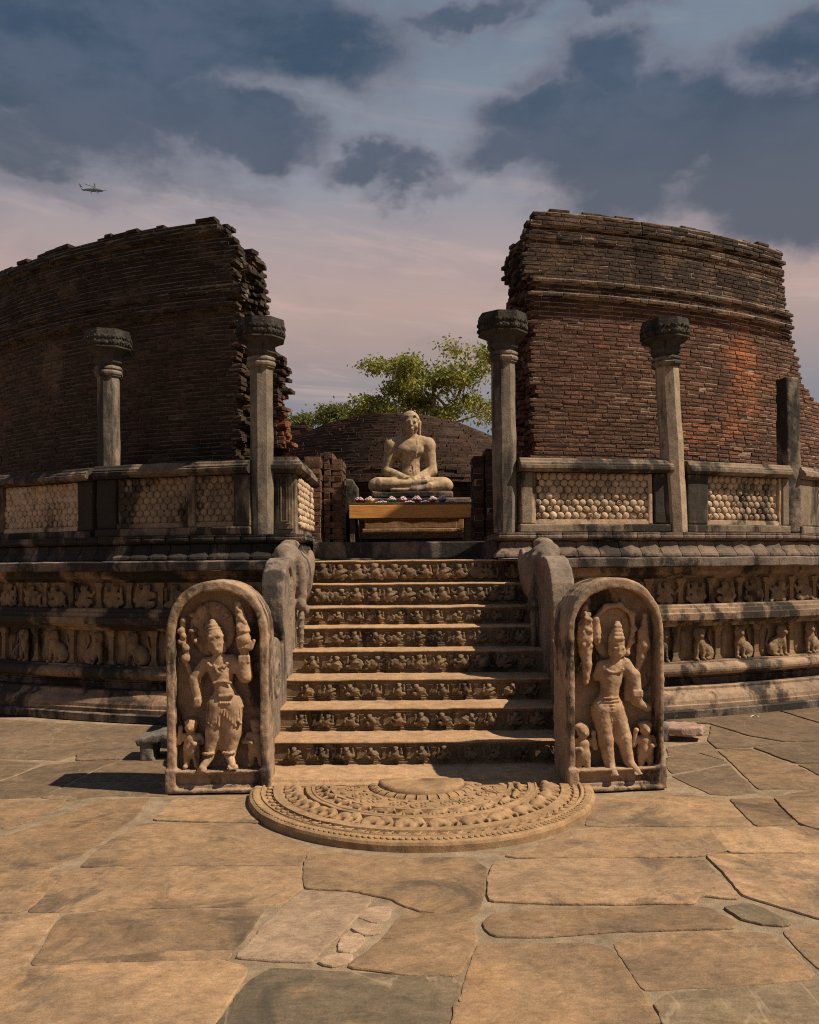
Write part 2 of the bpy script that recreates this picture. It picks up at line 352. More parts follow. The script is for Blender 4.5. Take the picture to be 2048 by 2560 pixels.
M['rotor'] = plain('dark_rotor', (.05, .06, .07), .6, .05)
M['flower'] = plain('white_petals', (.62, .50, .50), .8, .25, 60)
for nm, c in (('maroon', (.14, .02, .03)), ('yellow', (.55, .36, .05)), ('green', (.03, .16, .08)), ('red', (.40, .05, .04)), ('blue', (.07, .12, .30)), ('plum', (.10, .02, .05)), ('brick', (.35, .09, .05))):
    M['bowl_' + nm] = plain(nm + '_glaze', c, .4, .1)
M['paper'] = plain('white_scrap', (.75, .72, .68), .8, .05)

# ------------------------------------------------------------------ mesh helpers
def mesh_np(name, V, Fc, smooth=True):
    me = bpy.data.meshes.new(name)
    V = np.asarray(V, dtype=np.float32)
    if isinstance(Fc, np.ndarray):
        nf, k = Fc.shape
        me.vertices.add(len(V)); me.vertices.foreach_set('co', V.ravel())
        me.loops.add(nf * k); me.loops.foreach_set('vertex_index', Fc.astype(np.int32).ravel())
        me.polygons.add(nf); me.polygons.foreach_set('loop_start', np.arange(0, nf * k, k, dtype=np.int32))
        me.update(calc_edges=True)
    else:
        me.from_pydata([tuple(v) for v in V.tolist()], [], Fc); me.update()
    me.polygons.foreach_set('use_smooth', np.full(len(me.polygons), smooth, dtype=bool))
    me.validate()
    return me
LOC = {}
def props(o, label, cat, group, kind):
    if label: o['label'] = label
    if cat: o['category'] = cat
    if group: o['group'] = group
    if kind: o['kind'] = kind
def obj(name, me, mat=None, parent=None, loc=(0, 0, 0), rot=None, scale=None, label=None, cat=None, group=None, kind=None):
    o = bpy.data.objects.new(name, me); C.objects.link(o)
    if mat is not None and me is not None:
        mm = M[mat] if isinstance(mat, str) else mat
        if not me.materials: me.materials.append(mm)
    if parent is not None: o.parent = parent
    o.location = loc
    if rot is not None: o.rotation_euler = rot
    if scale is not None: o.scale = scale
    props(o, label, cat, group, kind)
    return o
def thing(name, loc, label, cat, group=None, rz=0., kind=None):
    o = bpy.data.objects.new(name, None); C.objects.link(o); o.location = loc
    o.rotation_euler = (0, 0, rz); o.empty_display_size = .2
    LOC[o.name] = Vector(loc); props(o, label, cat, group, kind)
    return o
def wpart(name, V, Fc, mat, parent, smooth=False, kind=None, label=None):
    """a part given in world coordinates under an unrotated thing"""
    V = np.asarray(V, dtype=float)
    off = np.array(LOC[parent.name]) if parent is not None and parent.name in LOC else np.zeros(3)
    c = (V.min(0) + V.max(0)) / 2; c[2] = V[:, 2].min()
    me = mesh_np(name, V - c, Fc, smooth)
    return obj(name, me, mat, parent, loc=tuple(c - off), kind=kind, label=label)

# value noise
_L = rng.random((32, 32, 32))
def vnoise(P):
    P = np.asarray(P, dtype=float); i = np.floor(P).astype(int); f = P - i; f = f * f * (3 - 2 * f); i &= 31; j = (i + 1) & 31
    x0, y0, z0 = i[..., 0], i[..., 1], i[..., 2]; x1, y1, z1 = j[..., 0], j[..., 1], j[..., 2]
    fx, fy, fz = f[..., 0], f[..., 1], f[..., 2]
    a = _L[x0, y0, z0] * (1 - fx) + _L[x1, y0, z0] * fx; b = _L[x0, y1, z0] * (1 - fx) + _L[x1, y1, z0] * fx
    c = _L[x0, y0, z1] * (1 - fx) + _L[x1, y0, z1] * fx; d = _L[x0, y1, z1] * (1 - fx) + _L[x1, y1, z1] * fx
    return ((a * (1 - fy) + b * fy) * (1 - fz) + (c * (1 - fy) + d * fy) * fz) * 2 - 1
def rough_pts(V, amp, freq):
    V = np.asarray(V, dtype=float)
    d = np.stack([vnoise(V * freq + k) for k in (0., 11.3, 23.7)], -1) + .5 * np.stack([vnoise(V * freq * 2.7 + k) for k in (5., 17.3, 29.7)], -1)
    return V + amp * d

# ------------------------------------------------------------------ signed distance modelling
class Sdf:
    def __init__(s, lo, hi, h):
        s.lo = np.array(lo, float); s.h = h
        n = np.ceil((np.array(hi) - s.lo) / h).astype(int) + 1
        s.ax = [s.lo[i] + h * np.arange(n[i]) for i in range(3)]
        s.F = np.full(tuple(n), 9.0)
    def _sub(s, lo, hi, m):
        sl = []
        for i in range(3):
            a = int(np.clip(np.floor((lo[i] - m - s.lo[i]) / s.h), 0, s.F.shape[i]))
            b = int(np.clip(np.ceil((hi[i] + m - s.lo[i]) / s.h) + 1, 0, s.F.shape[i]))
            if b <= a: return None, None
            sl.append(slice(a, b))
        X, Y, Z = np.meshgrid(s.ax[0][sl[0]], s.ax[1][sl[1]], s.ax[2][sl[2]], indexing='ij', sparse=True)
        return tuple(sl), (X, Y, Z)
    def _put(s, sl, d, k, op):
        A = s.F[sl]
        if op == 'u':
            if k <= 0: s.F[sl] = np.minimum(A, d)
            else:
                t = np.clip(.5 + .5 * (d - A) / k, 0, 1); s.F[sl] = d + (A - d) * t - k * t * (1 - t)
        else:
            if k <= 0: s.F[sl] = np.maximum(A, -d)
            else:
                t = np.clip(.5 - .5 * (A + d) / k, 0, 1); s.F[sl] = A + (-d - A) * t + k * t * (1 - t)
    def cone(s, a, b, ra, rb=None, k=.02, op='u', sy=1.0):
        rb = ra if rb is None else rb
        a = np.array(a, float); b = np.array(b, float); r = max(ra, rb)
        sl, G = s._sub(np.minimum(a, b) - r, np.maximum(a, b) + r, k + 3 * s.h)
        if sl is None: return s
        ab = b - a; L = max(ab @ ab, 1e-12)
        px, py, pz = G[0] - a[0], G[1] - a[1], G[2] - a[2]
        t = np.clip((px * ab[0] + py * ab[1] + pz * ab[2]) / L, 0, 1)
        d = np.sqrt((px - t * ab[0]) ** 2 + ((py - t * ab[1]) / sy) ** 2 + (pz - t * ab[2]) ** 2) - (ra + (rb - ra) * t)
        s._put(sl, d, k, op); return s
    def ell(s, c, r, k=.02, op='u', rot=0., axis=1):
        c = np.array(c, float); r = np.array(r, float); m = r.max()
        sl, G = s._sub(c - m, c + m, k + 3 * s.h)
        if sl is None: return s
        p = [G[i] - c[i] for i in range(3)]
        if rot:
            i, j = [(1, 2), (2, 0), (0, 1)][axis]; cr, sr = math.cos(rot), math.sin(rot)
            pi, pj = p[i] * cr + p[j] * sr, -p[i] * sr + p[j] * cr; p[i], p[j] = pi, pj
        k0 = np.sqrt(sum((p[i] / r[i]) ** 2 for i in range(3))); k1 = np.sqrt(sum((p[i] / r[i] ** 2) ** 2 for i in range(3)))
        s._put(sl, k0 * (k0 - 1) / np.maximum(k1, 1e-9), k, op); return s
    def box(s, c, hf, rd=.0, k=.0, op='u', rot=0., axis=2):
        c = np.array(c, float); hf = np.array(hf, float); m = np.linalg.norm(hf) if rot else hf
        sl, G = s._sub(c - m, c + m, k + 3 * s.h)
        if sl is None: return s
        p = [G[i] - c[i] for i in range(3)]
        if rot:
            i, j = [(1, 2), (2, 0), (0, 1)][axis]; cr, sr = math.cos(rot), math.sin(rot)
            pi, pj = p[i] * cr + p[j] * sr, -p[i] * sr + p[j] * cr; p[i], p[j] = pi, pj
        q = [np.abs(p[i]) - hf[i] + rd for i in range(3)]
        d = np.sqrt(sum(np.maximum(x, 0) ** 2 for x in q)) + np.minimum(np.maximum(np.maximum(q[0], q[1]), q[2]), 0) - rd
        s._put(sl, d, k, op); return s
    def prism(s, poly, axis, lo, hi, rd=.02, k=0., op='u', inset=0.):
        """polygon in the two other axes (in order), extruded along axis"""
        o = [i for i in range(3) if i != axis]; P = np.array(poly, float)
        l = np.zeros(3); u = np.zeros(3); l[o] = P.min(0); u[o] = P.max(0); l[axis] = lo; u[axis] = hi
        sl, G = s._sub(l, u, k + 3 * s.h)
        if sl is None: return s
        A, B = np.meshgrid(np.ravel(G[o[0]]), np.ravel(G[o[1]]), indexing='ij')
        d = np.full(A.shape, 1e9); ins = np.zeros(A.shape, bool); n = len(P)
        for i in range(n):
            a, b = P[i], P[(i + 1) % n]; e = b - a
            w0, w1 = A - a[0], B - a[1]; t = np.clip((w0 * e[0] + w1 * e[1]) / (e @ e), 0, 1)
            d = np.minimum(d, (w0 - t * e[0]) ** 2 + (w1 - t * e[1]) ** 2)
            c1 = (a[1] <= B) != (b[1] <= B)
            xi = a[0] + (B - a[1]) / (e[1] if abs(e[1]) > 1e-12 else 1e-12) * e[0]
            ins ^= c1 & (A < xi)
        d = np.sqrt(d) * np.where(ins, -1, 1) + inset
        d = np.expand_dims(d, axis)
        z = np.abs(G[axis] - (lo + hi) / 2) - (hi - lo) / 2
        q0, q1 = d + rd, z + rd
        dd = np.sqrt(np.maximum(q0, 0) ** 2 + np.maximum(q1, 0) ** 2) + np.minimum(np.maximum(q0, q1), 0) - rd
        s._put(sl, dd, k, op); return s
    def noise(s, amp, freq, seed=0.):
        X, Y, Z = np.meshgrid(*s.ax, indexing='ij'); m = np.abs(s.F) < 6 * s.h + 2 * amp
        P = np.stack([X[m], Y[m], Z[m]], -1) * freq + seed
        s.F[m] += amp * (vnoise(P) + .5 * vnoise(P * 2.3 + 7)); return s
    def clip(s, axis, lo=None, hi=None):
        sh = [1, 1, 1]; sh[axis] = -1; a = s.ax[axis].reshape(sh)
        if lo is not None: s.F = np.maximum(s.F, lo - a)
        if hi is not None: s.F = np.maximum(s.F, a - hi)
        return s
    def mesh(s, name):
        F = s.F
        for i in range(3):
            ix = [slice(None)] * 3
            for e in (0, -1): ix[i] = e; F[tuple(ix)] = np.maximum(F[tuple(ix)], s.h * .3)
        sg = F < 0
        c = np.zeros(tuple(n - 1 for n in F.shape), np.int8)
        offs = [(a, b, d) for a in (0, 1) for b in (0, 1) for d in (0, 1)]
        for a, b, d in offs: c += sg[a:a + c.shape[0], b:b + c.shape[1], d:d + c.shape[2]]
        act = (c > 0) & (c < 8); ai = np.argwhere(act)
        idx = np.full(c.shape, -1, np.int64); idx[act] = np.arange(len(ai))
        pos = np.zeros((len(ai), 3)); cnt = np.zeros(len(ai))
        for a in offs:
            for ax in range(3):
                if a[ax]: continue
                b = list(a); b[ax] = 1
                fa = F[ai[:, 0] + a[0], ai[:, 1] + a[1], ai[:, 2] + a[2]]; fb = F[ai[:, 0] + b[0], ai[:, 1] + b[1], ai[:, 2] + b[2]]
                m = (fa < 0) != (fb < 0); t = np.where(m, fa / np.where(m, fa - fb, 1), 0)
                p = np.array(a, float)[None, :].repeat(len(ai), 0); p[:, ax] += t
                pos += p * m[:, None]; cnt += m
        V = s.lo + s.h * (ai + pos / np.maximum(cnt, 1)[:, None])
        Q = []
        for ax in range(3):
            u, v = (ax + 1) % 3, (ax + 2) % 3
            n = [0, 0, 0]; n[ax] = 1
            A = sg[tuple(slice(0, F.shape[i] - n[i]) for i in range(3))]; B = sg[tuple(slice(n[i], F.shape[i]) for i in range(3))]
            e = np.argwhere(A != B)
            e = e[(e[:, u] >= 1) & (e[:, v] >= 1) & (e[:, u] < F.shape[u] - 1) & (e[:, v] < F.shape[v] - 1)]
            def cell(du, dv):
                q = e.copy(); q[:, u] += du; q[:, v] += dv; return idx[q[:, 0], q[:, 1], q[:, 2]]
            q = np.stack([cell(-1, -1), cell(0, -1), cell(0, 0), cell(-1, 0)], 1)
            ins = A[e[:, 0], e[:, 1], e[:, 2]]
            q[~ins] = q[~ins][:, ::-1]; Q.append(q)
        Q = np.concatenate(Q); Q = Q[(Q >= 0).all(1)]
        return mesh_np(name, V, Q, True)

# sweeps: profile (offset outwards, z) carried along a path of (point, outward normal)
def sweep(pts, nrm, prof, amp=0., freq=6.):
    V = []; n, k = len(pts), len(prof)
    for p, q in zip(pts, nrm):
        for o, z in prof: V.append((p[0] + q[0] * o, p[1] + q[1] * o, z))
    Fc = []
    for i in range(n - 1):
        for j in range(k):
            a, b = i * k + j, i * k + (j + 1) % k
            Fc.append((a, b, b + k, a + k))
    Fc.append(tuple(range(k))[::-1]); Fc.append(tuple((n - 1) * k + j for j in range(k)))
    V = np.array(V)
    if amp: V = rough_pts(V, amp, freq)
    return V, Fc
def arc(R, t0, t1, n):
    T = np.linspace(t0, t1, n + 1)
    return [ring(R, t) for t in T], [(math.sin(t), -math.cos(t)) for t in T]
def ring_block(name, R, t0, t1, prof, mat, parent, step=.12, amp=.003, smooth=False, gap=.0015):
    g = gap / R; n = max(2, int(abs(t1 - t0) * R / step))
    pts, nr = arc(R, t0 + g, t1 - g, n)
    # orientation: profile listed from outer bottom up; fix by flipping if needed
    V, Fc = sweep(pts, nr, prof, amp, 7.)
    return wpart(name, V, Fc, mat, parent, smooth)
def ring_course(name, R, t0, t1, prof, mat, parent, L=.9, **kw):
    t = t0; a = R
    while t < t1 - 1e-4:
        w = L * random.uniform(.7, 1.35) / a
        e = t + w
        if t1 - e < .35 * L / a: e = t1
        ring_block(name, R, t, e, prof, mat, parent, **kw); t = e
def boxV(lo, hi):
    x0, y0, z0 = lo; x1, y1, z1 = hi
    V = [(x0, y0, z0), (x1, y0, z0), (x1, y1, z0), (x0, y1, z0), (x0, y0, z1), (x1, y0, z1), (x1, y1, z1), (x0, y1, z1)]
    return V, [(0, 3, 2, 1), (4, 5, 6, 7), (0, 1, 5, 4), (1, 2, 6, 5), (2, 3, 7, 6), (3, 0, 4, 7)]
def rbox(name, lo, hi, mat, parent, r=.012, amp=.004, freq=8., seg=.12, label=None, world=True):
    """a stone block with worn edges: rounded, subdivided, slightly uneven"""
    lo = np.array(lo, float); hi = np.array(hi, float); r = min(r, (hi - lo).min() * .3)
    def axis(a, b):
        n = max(1, int((b - a - 2 * r) / seg)); return np.concatenate([[a], np.linspace(a + r, b - r, n + 1), [b]])
    ax = [axis(lo[i], hi[i]) for i in range(3)]
    V = []; idx = {}; Fc = []
    def vid(i, j, k):
        key = (i, j, k)
        if key not in idx:
            p = np.array([ax[0][i], ax[1][j], ax[2][k]]); c = np.clip(p, lo + r, hi - r); d = p - c; L = np.linalg.norm(d)
            if L > 1e-9: p = c + d / L * r
            idx[key] = len(V); V.append(p)
        return idx[key]
    n = [len(a) - 1 for a in ax]
    for d in range(3):
        u, v = (d + 1) % 3, (d + 2) % 3
        for side in (0, n[d]):
            for a in range(n[u]):
                for b in range(n[v]):
                    q = []
                    for (da, db) in ((0, 0), (1, 0), (1, 1), (0, 1)):
                        ii = [0, 0, 0]; ii[d] = side; ii[u] = a + da; ii[v] = b + db; q.append(vid(*ii))
                    Fc.append(tuple(q) if side else tuple(q[::-1]))
    V = rough_pts(np.array(V), amp, freq) if amp else np.array(V)
    if world: return wpart(name, V, Fc, mat, parent, False, label=label)
    me = mesh_np(name, V, Fc, False); return obj(name, me, mat, parent, label=label)
def lathe(prof, n=24, phase=0.):
    V = []; Fc = []; k = len(prof)
    for i in range(n):
        a = 2 * math.pi * i / n + phase
        for r, z in prof: V.append((r * math.cos(a), r * math.sin(a), z))
    for i in range(n):
        for j in range(k - 1):
            a = i * k + j; b = ((i + 1) % n) * k + j
            Fc.append((a, b, b + 1, a + 1))
    Fc.append(tuple(i * k for i in range(n))[::-1]); Fc.append(tuple(i * k + k - 1 for i in range(n)))
    return np.array(V), Fc
def tube(path, rad, n=6):
    """tapered tube along points"""
    P = [Vector(p) for p in path]; V = []; Fc = []
    for i, p in enumerate(P):
        d = (P[min(i + 1, len(P) - 1)] - P[max(i - 1, 0)]).normalized()
        a = d.cross(Vector((0.3, 1, .2))).normalized(); b = d.cross(a)
        r = rad[i] if isinstance(rad, (list, tuple)) else rad
        for j in range(n):
            t = 2 * math.pi * j / n; V.append(p + a * (r * math.cos(t)) + b * (r * math.sin(t)))
    for i in range(len(P) - 1):
        for j in range(n): Fc.append((i * n + j, i * n + (j + 1) % n, (i + 1) * n + (j + 1) % n, (i + 1) * n + j))
    Fc.append(tuple(range(n))[::-1]); Fc.append(tuple((len(P) - 1) * n + j for j in range(n)))
    return [tuple(v) for v in V], Fc
def joinm(parts):
    V = []; Fc = []
    for v, f in parts:
        o = len(V); V += [tuple(x) for x in v]; Fc += [tuple(i + o for i in q) for q in f]
    return np.array(V), Fc
#@@BUILD
# ================================================================== GROUND AND PAVEMENT
V, Fc = boxV((-600, -600, -.6), (600, 900, -.10)); obj('ground', mesh_np('ground', V, Fc, False), 'earth', kind='structure')
pave = obj('pavement', mesh_np('pavement', *boxV((-14, -3, -.09), (14, 9.2, -.0085)), False), 'mortar', kind='structure')

def Lc(p): return (p[0] * .5936, 1900 + p[1] * .5936)
def Rc(p): return (1024 + p[0] * .5936, 1900 + p[1] * .5936)
def Ec(p): return (1260 + p[0] * .4568, 1300 + p[1] * .4568)
def Wc(p): return (p[0] * .4406, 1300 + p[1] * .4406)
STONES = [
 ('L', 'flag', [(340,445),(470,335),(600,268),(870,266),(1060,266),(1180,320),(1300,362),(1262,437),(860,438)]),
 ('L', 'flag', [(128,634),(285,468),(430,448),(1262,443),(1270,530),(1195,596),(1130,608),(480,620),(250,636)]),
 ('L', 'flag', [(272,650),(480,630),(1110,624),(985,790),(620,803),(290,852),(135,854)]),
 ('L', 'flag', [(140,862),(620,812),(978,799),(955,836),(420,846)]),
 ('L', 'flag', [(-150,1150),(90,872),(420,856),(950,846),(1035,874),(1030,905),(905,1090),(790,1300),(-300,1300)]),
 ('L', 'flag', [(-260,652),(0,648),(245,645),(115,835),(55,905),(-150,1120),(-420,1150)]),
 ('L', 'flag', [(-260,465),(200,462),(268,468),(125,622),(60,636),(-260,640)]),
 ('L', 'flag_brown', [(-200,385),(0,324),(170,272),(420,164),(630,158),(560,240),(420,340),(395,356),(200,372),(-200,425)]),
 ('L', 'flag_brown', [(-200,432),(200,380),(385,366),(325,408),(195,452),(-200,456)]),
 ('L', 'flag', [(650,250),(740,166),(1045,152),(1060,205),(1100,262),(870,258)]),
 ('L', 'flag_pink', [(1000,830),(1195,615),(1290,552),(1565,574),(1555,602),(1318,846),(1210,842)]),
 ('L', 'flag_pink', [(1515,660),(1560,615),(1645,615),(1640,655),(1590,682)]),
 ('L', 'flag_pink', [(1485,710),(1510,692),(1605,700),(1600,730),(1540,735)]),
 ('L', 'flag_pink', [(1430,800),(1450,745),(1480,730),(1530,740),(1520,775),(1480,810)]),
 ('L', 'flag_pink', [(1350,850),(1400,822),(1480,818),(1468,846),(1400,862)]),
 ('X', 'flag', [('L',(1312,378)),('L',(1500,398)),('R',(0,414)),('R',(265,414)),('R',(318,455)),('R',(310,560)),('R',(280,638)),('R',(245,652)),('R',(60,636)),('L',(1690,608)),('L',(1650,580)),('L',(1500,548)),('L',(1285,538)),('L',(1278,500)),('L',(1284,445))]),
 ('X', 'flag_brown', [('L',(1475,868)),('L',(1620,752)),('L',(1660,700)),('L',(1715,648)),('R',(60,648)),('R',(240,660)),('R',(274,690)),('R',(270,760)),('R',(210,895)),('R',(180,900)),('R',(0,902)),('L',(1600,885))]),
 ('X', 'flag_dark', [('L',(870,1180)),('L',(1055,925)),('L',(1150,876)),('L',(1460,890)),('R',(0,910)),('R',(186,914)),('R',(198,950)),('R',(150,1180)),('R',(130,1300)),('L',(800,1300))]),
 ('R', 'flag', [(745,272),(790,158),(1100,140),(1325,158),(1432,270),(1000,276)]),
 ('R', 'flag_brown', [(405,403),(560,345),(725,290),(1248,288),(1335,378),(1180,404),(900,407),(560,409)]),
 ('R', 'flag', [(333,590),(328,500),(365,434),(560,419),(900,417),(1238,425),(1290,485),(1385,575),(1370,580),(1215,566),(1196,602),(700,604)]),
 ('R', 'flag_brown', [(318,690),(348,652),(560,630),(1180,617),(1265,624),(1362,682),(1358,702),(920,712),(560,740),(372,741),(333,722)]),
 ('R', 'flag_dark', [(1330,622),(1440,610),(1604,685),(1560,693),(1480,687),(1400,668)]),
 ('R', 'flag', [(1256,400),(1390,398),(1725,398),(1950,396),(1950,700),(1725,662),(1570,620),(1405,568),(1342,490)]),
 ('R', 'flag', [(1272,290),(1480,284),(1555,286),(1725,342),(1950,410),(1950,390),(1352,386)]),
 ('R', 'flag_brown', [(1356,164),(1518,160),(1632,268),(1462,274)]),
 ('R', 'flag_brown', [(866,768),(960,735),(1320,720),(1506,726),(1586,764),(1698,895),(1684,921),(1350,940),(994,962),(905,835)]),
 ('R', 'flag', [(1578,718),(1725,694),(1950,665),(1950,990),(1725,866)]),
 ('R', 'flag', [(220,1006),(294,774),(740,770),(854,794),(946,932),(1050,1104),(880,1100),(700,1072),(214,1012)]),
 ('R', 'flag', [(196,1026),(550,1056),(880,1112),(1060,1124),(1140,1300),(140,1300)]),
 ('R', 'flag_dark', [(1042,1032),(1100,986),(1350,960),(1690,945),(1730,962),(1950,1040),(1950,1300),(1170,1300)]),
 ('R', 'flag_brown', [(1540,160),(1725,124),(1950,100),(1950,330),(1700,285),(1650,268)]),
 ('R', 'flag_brown', [(1570,290),(1660,276),(1725,296),(1950,340),(1950,400),(1725,338)]),
 ('E', 'flag_grey', [(928,1402),(1225,1338),(1380,1488),(1240,1500),(1130,1496),(1030,1450)]),
 ('E', 'flag_grey', [(900,1296),(1080,1280),(1218,1324),(930,1384),(895,1340)]),
 ('E', 'flag_grey', [(898,1244),(1108,1214),(1158,1258),(1205,1312),(1080,1272),(900,1286)]),
 ('E', 'flag_brown', [(1176,1258),(1338,1250),(1590,1338),(1725,1405),(1780,1440),(1780,1464),(1400,1468)]),
 ('E', 'flag_grey', [(1136,1124),(1322,1186),(1510,1216),(1340,1240),(1170,1248),(1122,1204)]),
 ('E', 'flag_grey', [(880,1096),(1490,1046),(1720,1116),(1900,1150),(1900,1200),(1540,1211),(1335,1176),(1136,1114)]),
 ('E', 'flag_grey', [(1372,1246),(1550,1224),(1900,1208),(1900,1316),(1596,1328)]),
 ('E', 'flag_grey', [(1620,1338),(1900,1322),(1900,1480),(1725,1390)]),
 ('E', 'flag_grey', [(1505,1040),(1900,965),(1900,1140),(1735,1108)]),
 ('W', 'flag_grey', [(-160,1130),(0,1128),(330,1152),(940,1172),(950,1240),(580,1278),(430,1326),(340,1358),(0,1350),(-160,1350)]),
 ('W', 'flag_grey', [(-160,1362),(0,1362),(230,1378),(100,1436),(0,1468),(-160,1510)]),
 ('W', 'flag_grey', [(-160,1524),(20,1478),(255,1390),(420,1370),(680,1358),(560,1400),(400,1478),(225,1568),(-160,1580)]),
 ('W', 'flag_grey', [(440,1328),(600,1282),(940,1248),(945,1350),(700,1352),(440,1362)]),
 ('W', 'flag_grey', [(590,1402),(700,1362),(945,1358),(930,1478),(870,1478),(430,1480)]),
 ('W', 'flag_grey', [(235,1570),(430,1490),(900,1486),(945,1562),(560,1560),(400,1590)]),
 ('W', 'flag_brown', [(-260,1592),(370,1592),(335,1622),(150,1712),(-160,1780),(-260,1800)]),
]
CONV = {'L': Lc, 'R': Rc, 'E': Ec, 'W': Wc}
# slabs go on to both sides in rough courses
EXTRA = []
rs_ = random.Random(77)
for sd in (-1, 1):
    d0 = 2.9
    while d0 < 8.6:
        d1 = d0 + rs_.uniform(.5, .85); x = (.60 if sd < 0 else .555) * d1
        xe = 9.0
        while x < xe:
            w = rs_.uniform(.7, 1.5); sk = rs_.uniform(-.1, .1)
            if math.hypot(x + w / 2, (d0 + d1) / 2 - CY) > 10.5: EXTRA.append(('G', rs_.choice(('flag', 'flag_brown', 'flag_grey', 'flag_grey')), [(sd * (x + .02 + sk), d0 + .02), (sd * (x + w - .02), d0 + .02), (sd * (x + w - .02 + sk * .5), d1 - .02), (sd * (x + .02), d1 - .02)]))
            x += w
        d0 = d1
STONES += EXTRA
for si, (cr, mt, poly) in enumerate(STONES):
    pts = []
    for p in poly:
        if cr == 'G': pts.append(p); continue
        if cr == 'X': q = CONV[p[0]](p[1])
        else: q = CONV[cr](p)
        g = ground(*q); pts.append((g.x, g.y))
    P = np.array(pts); c = P.mean(0)
    # subdivide and round the outline, then roughen it
    Q = []
    n = len(P)
    for i in range(n):
        a, b = P[i], P[(i + 1) % n]; L = np.linalg.norm(b - a); k = max(1, int(L / .022))
        for j in range(k): Q.append(a + (b - a) * j / k)
    Q = np.array(Q)
    Q = .6 * Q + .2 * (np.roll(Q, 1, 0) + np.roll(Q, -1, 0))
    zt = random.uniform(-.004, .006)
    nz = np.stack([vnoise(np.c_[Q * 5, np.full(len(Q), si + .3)]), vnoise(np.c_[Q * 5, np.full(len(Q), si + 9.7)])], 1) * .010
    nz += np.stack([vnoise(np.c_[Q * 19, np.full(len(Q), si + .3)]), vnoise(np.c_[Q * 19, np.full(len(Q), si + 9.7)])], 1) * .005
    nz += np.stack([vnoise(np.c_[Q * 47, np.full(len(Q), si + .3)]), vnoise(np.c_[Q * 47, np.full(len(Q), si + 9.7)])], 1) * .0035
    Q = Q + nz
    area = .5 * np.sum(Q[:, 0] * np.roll(Q[:, 1], -1) - np.roll(Q[:, 0], -1) * Q[:, 1])
    if area < 0: Q = Q[::-1]
    # inward normals
    tg = np.roll(Q, -1, 0) - np.roll(Q, 1, 0); tg /= np.maximum(np.linalg.norm(tg, axis=1, keepdims=True), 1e-9)
    inn = np.stack([-tg[:, 1], tg[:, 0]], 1)
    m = len(Q); tilt = np.array([random.uniform(-.002, .002), random.uniform(-.002, .002)])
    lev = [(-.013, -.05), (-.012, zt - .006), (-.009, zt - .001), (-.004, zt)]
    Vs = np.concatenate([np.c_[Q + inn * o, np.full(m, z) + ((Q - c) @ tilt if z > -.04 else 0)] for o, z in lev])
    Fs = [(l * m + i, l * m + (i + 1) % m, (l + 1) * m + (i + 1) % m, (l + 1) * m + i) for l in range(3) for i in range(m)]
    Fs.append(tuple(3 * m + i for i in range(m)))
    wpart('flagstone', Vs, Fs, mt, pave, False)

# ================================================================== TERRACE
TL = (-.95, th_X(-1.20, 9.7)); TR = (th_X(1.30, 9.7)  , .95)
terr = thing('terrace_platform', (0, CY, 0), 'carved circular stone terrace carrying the balustrade, columns and brick walls', 'platform')
def prof(*p): return list(p)
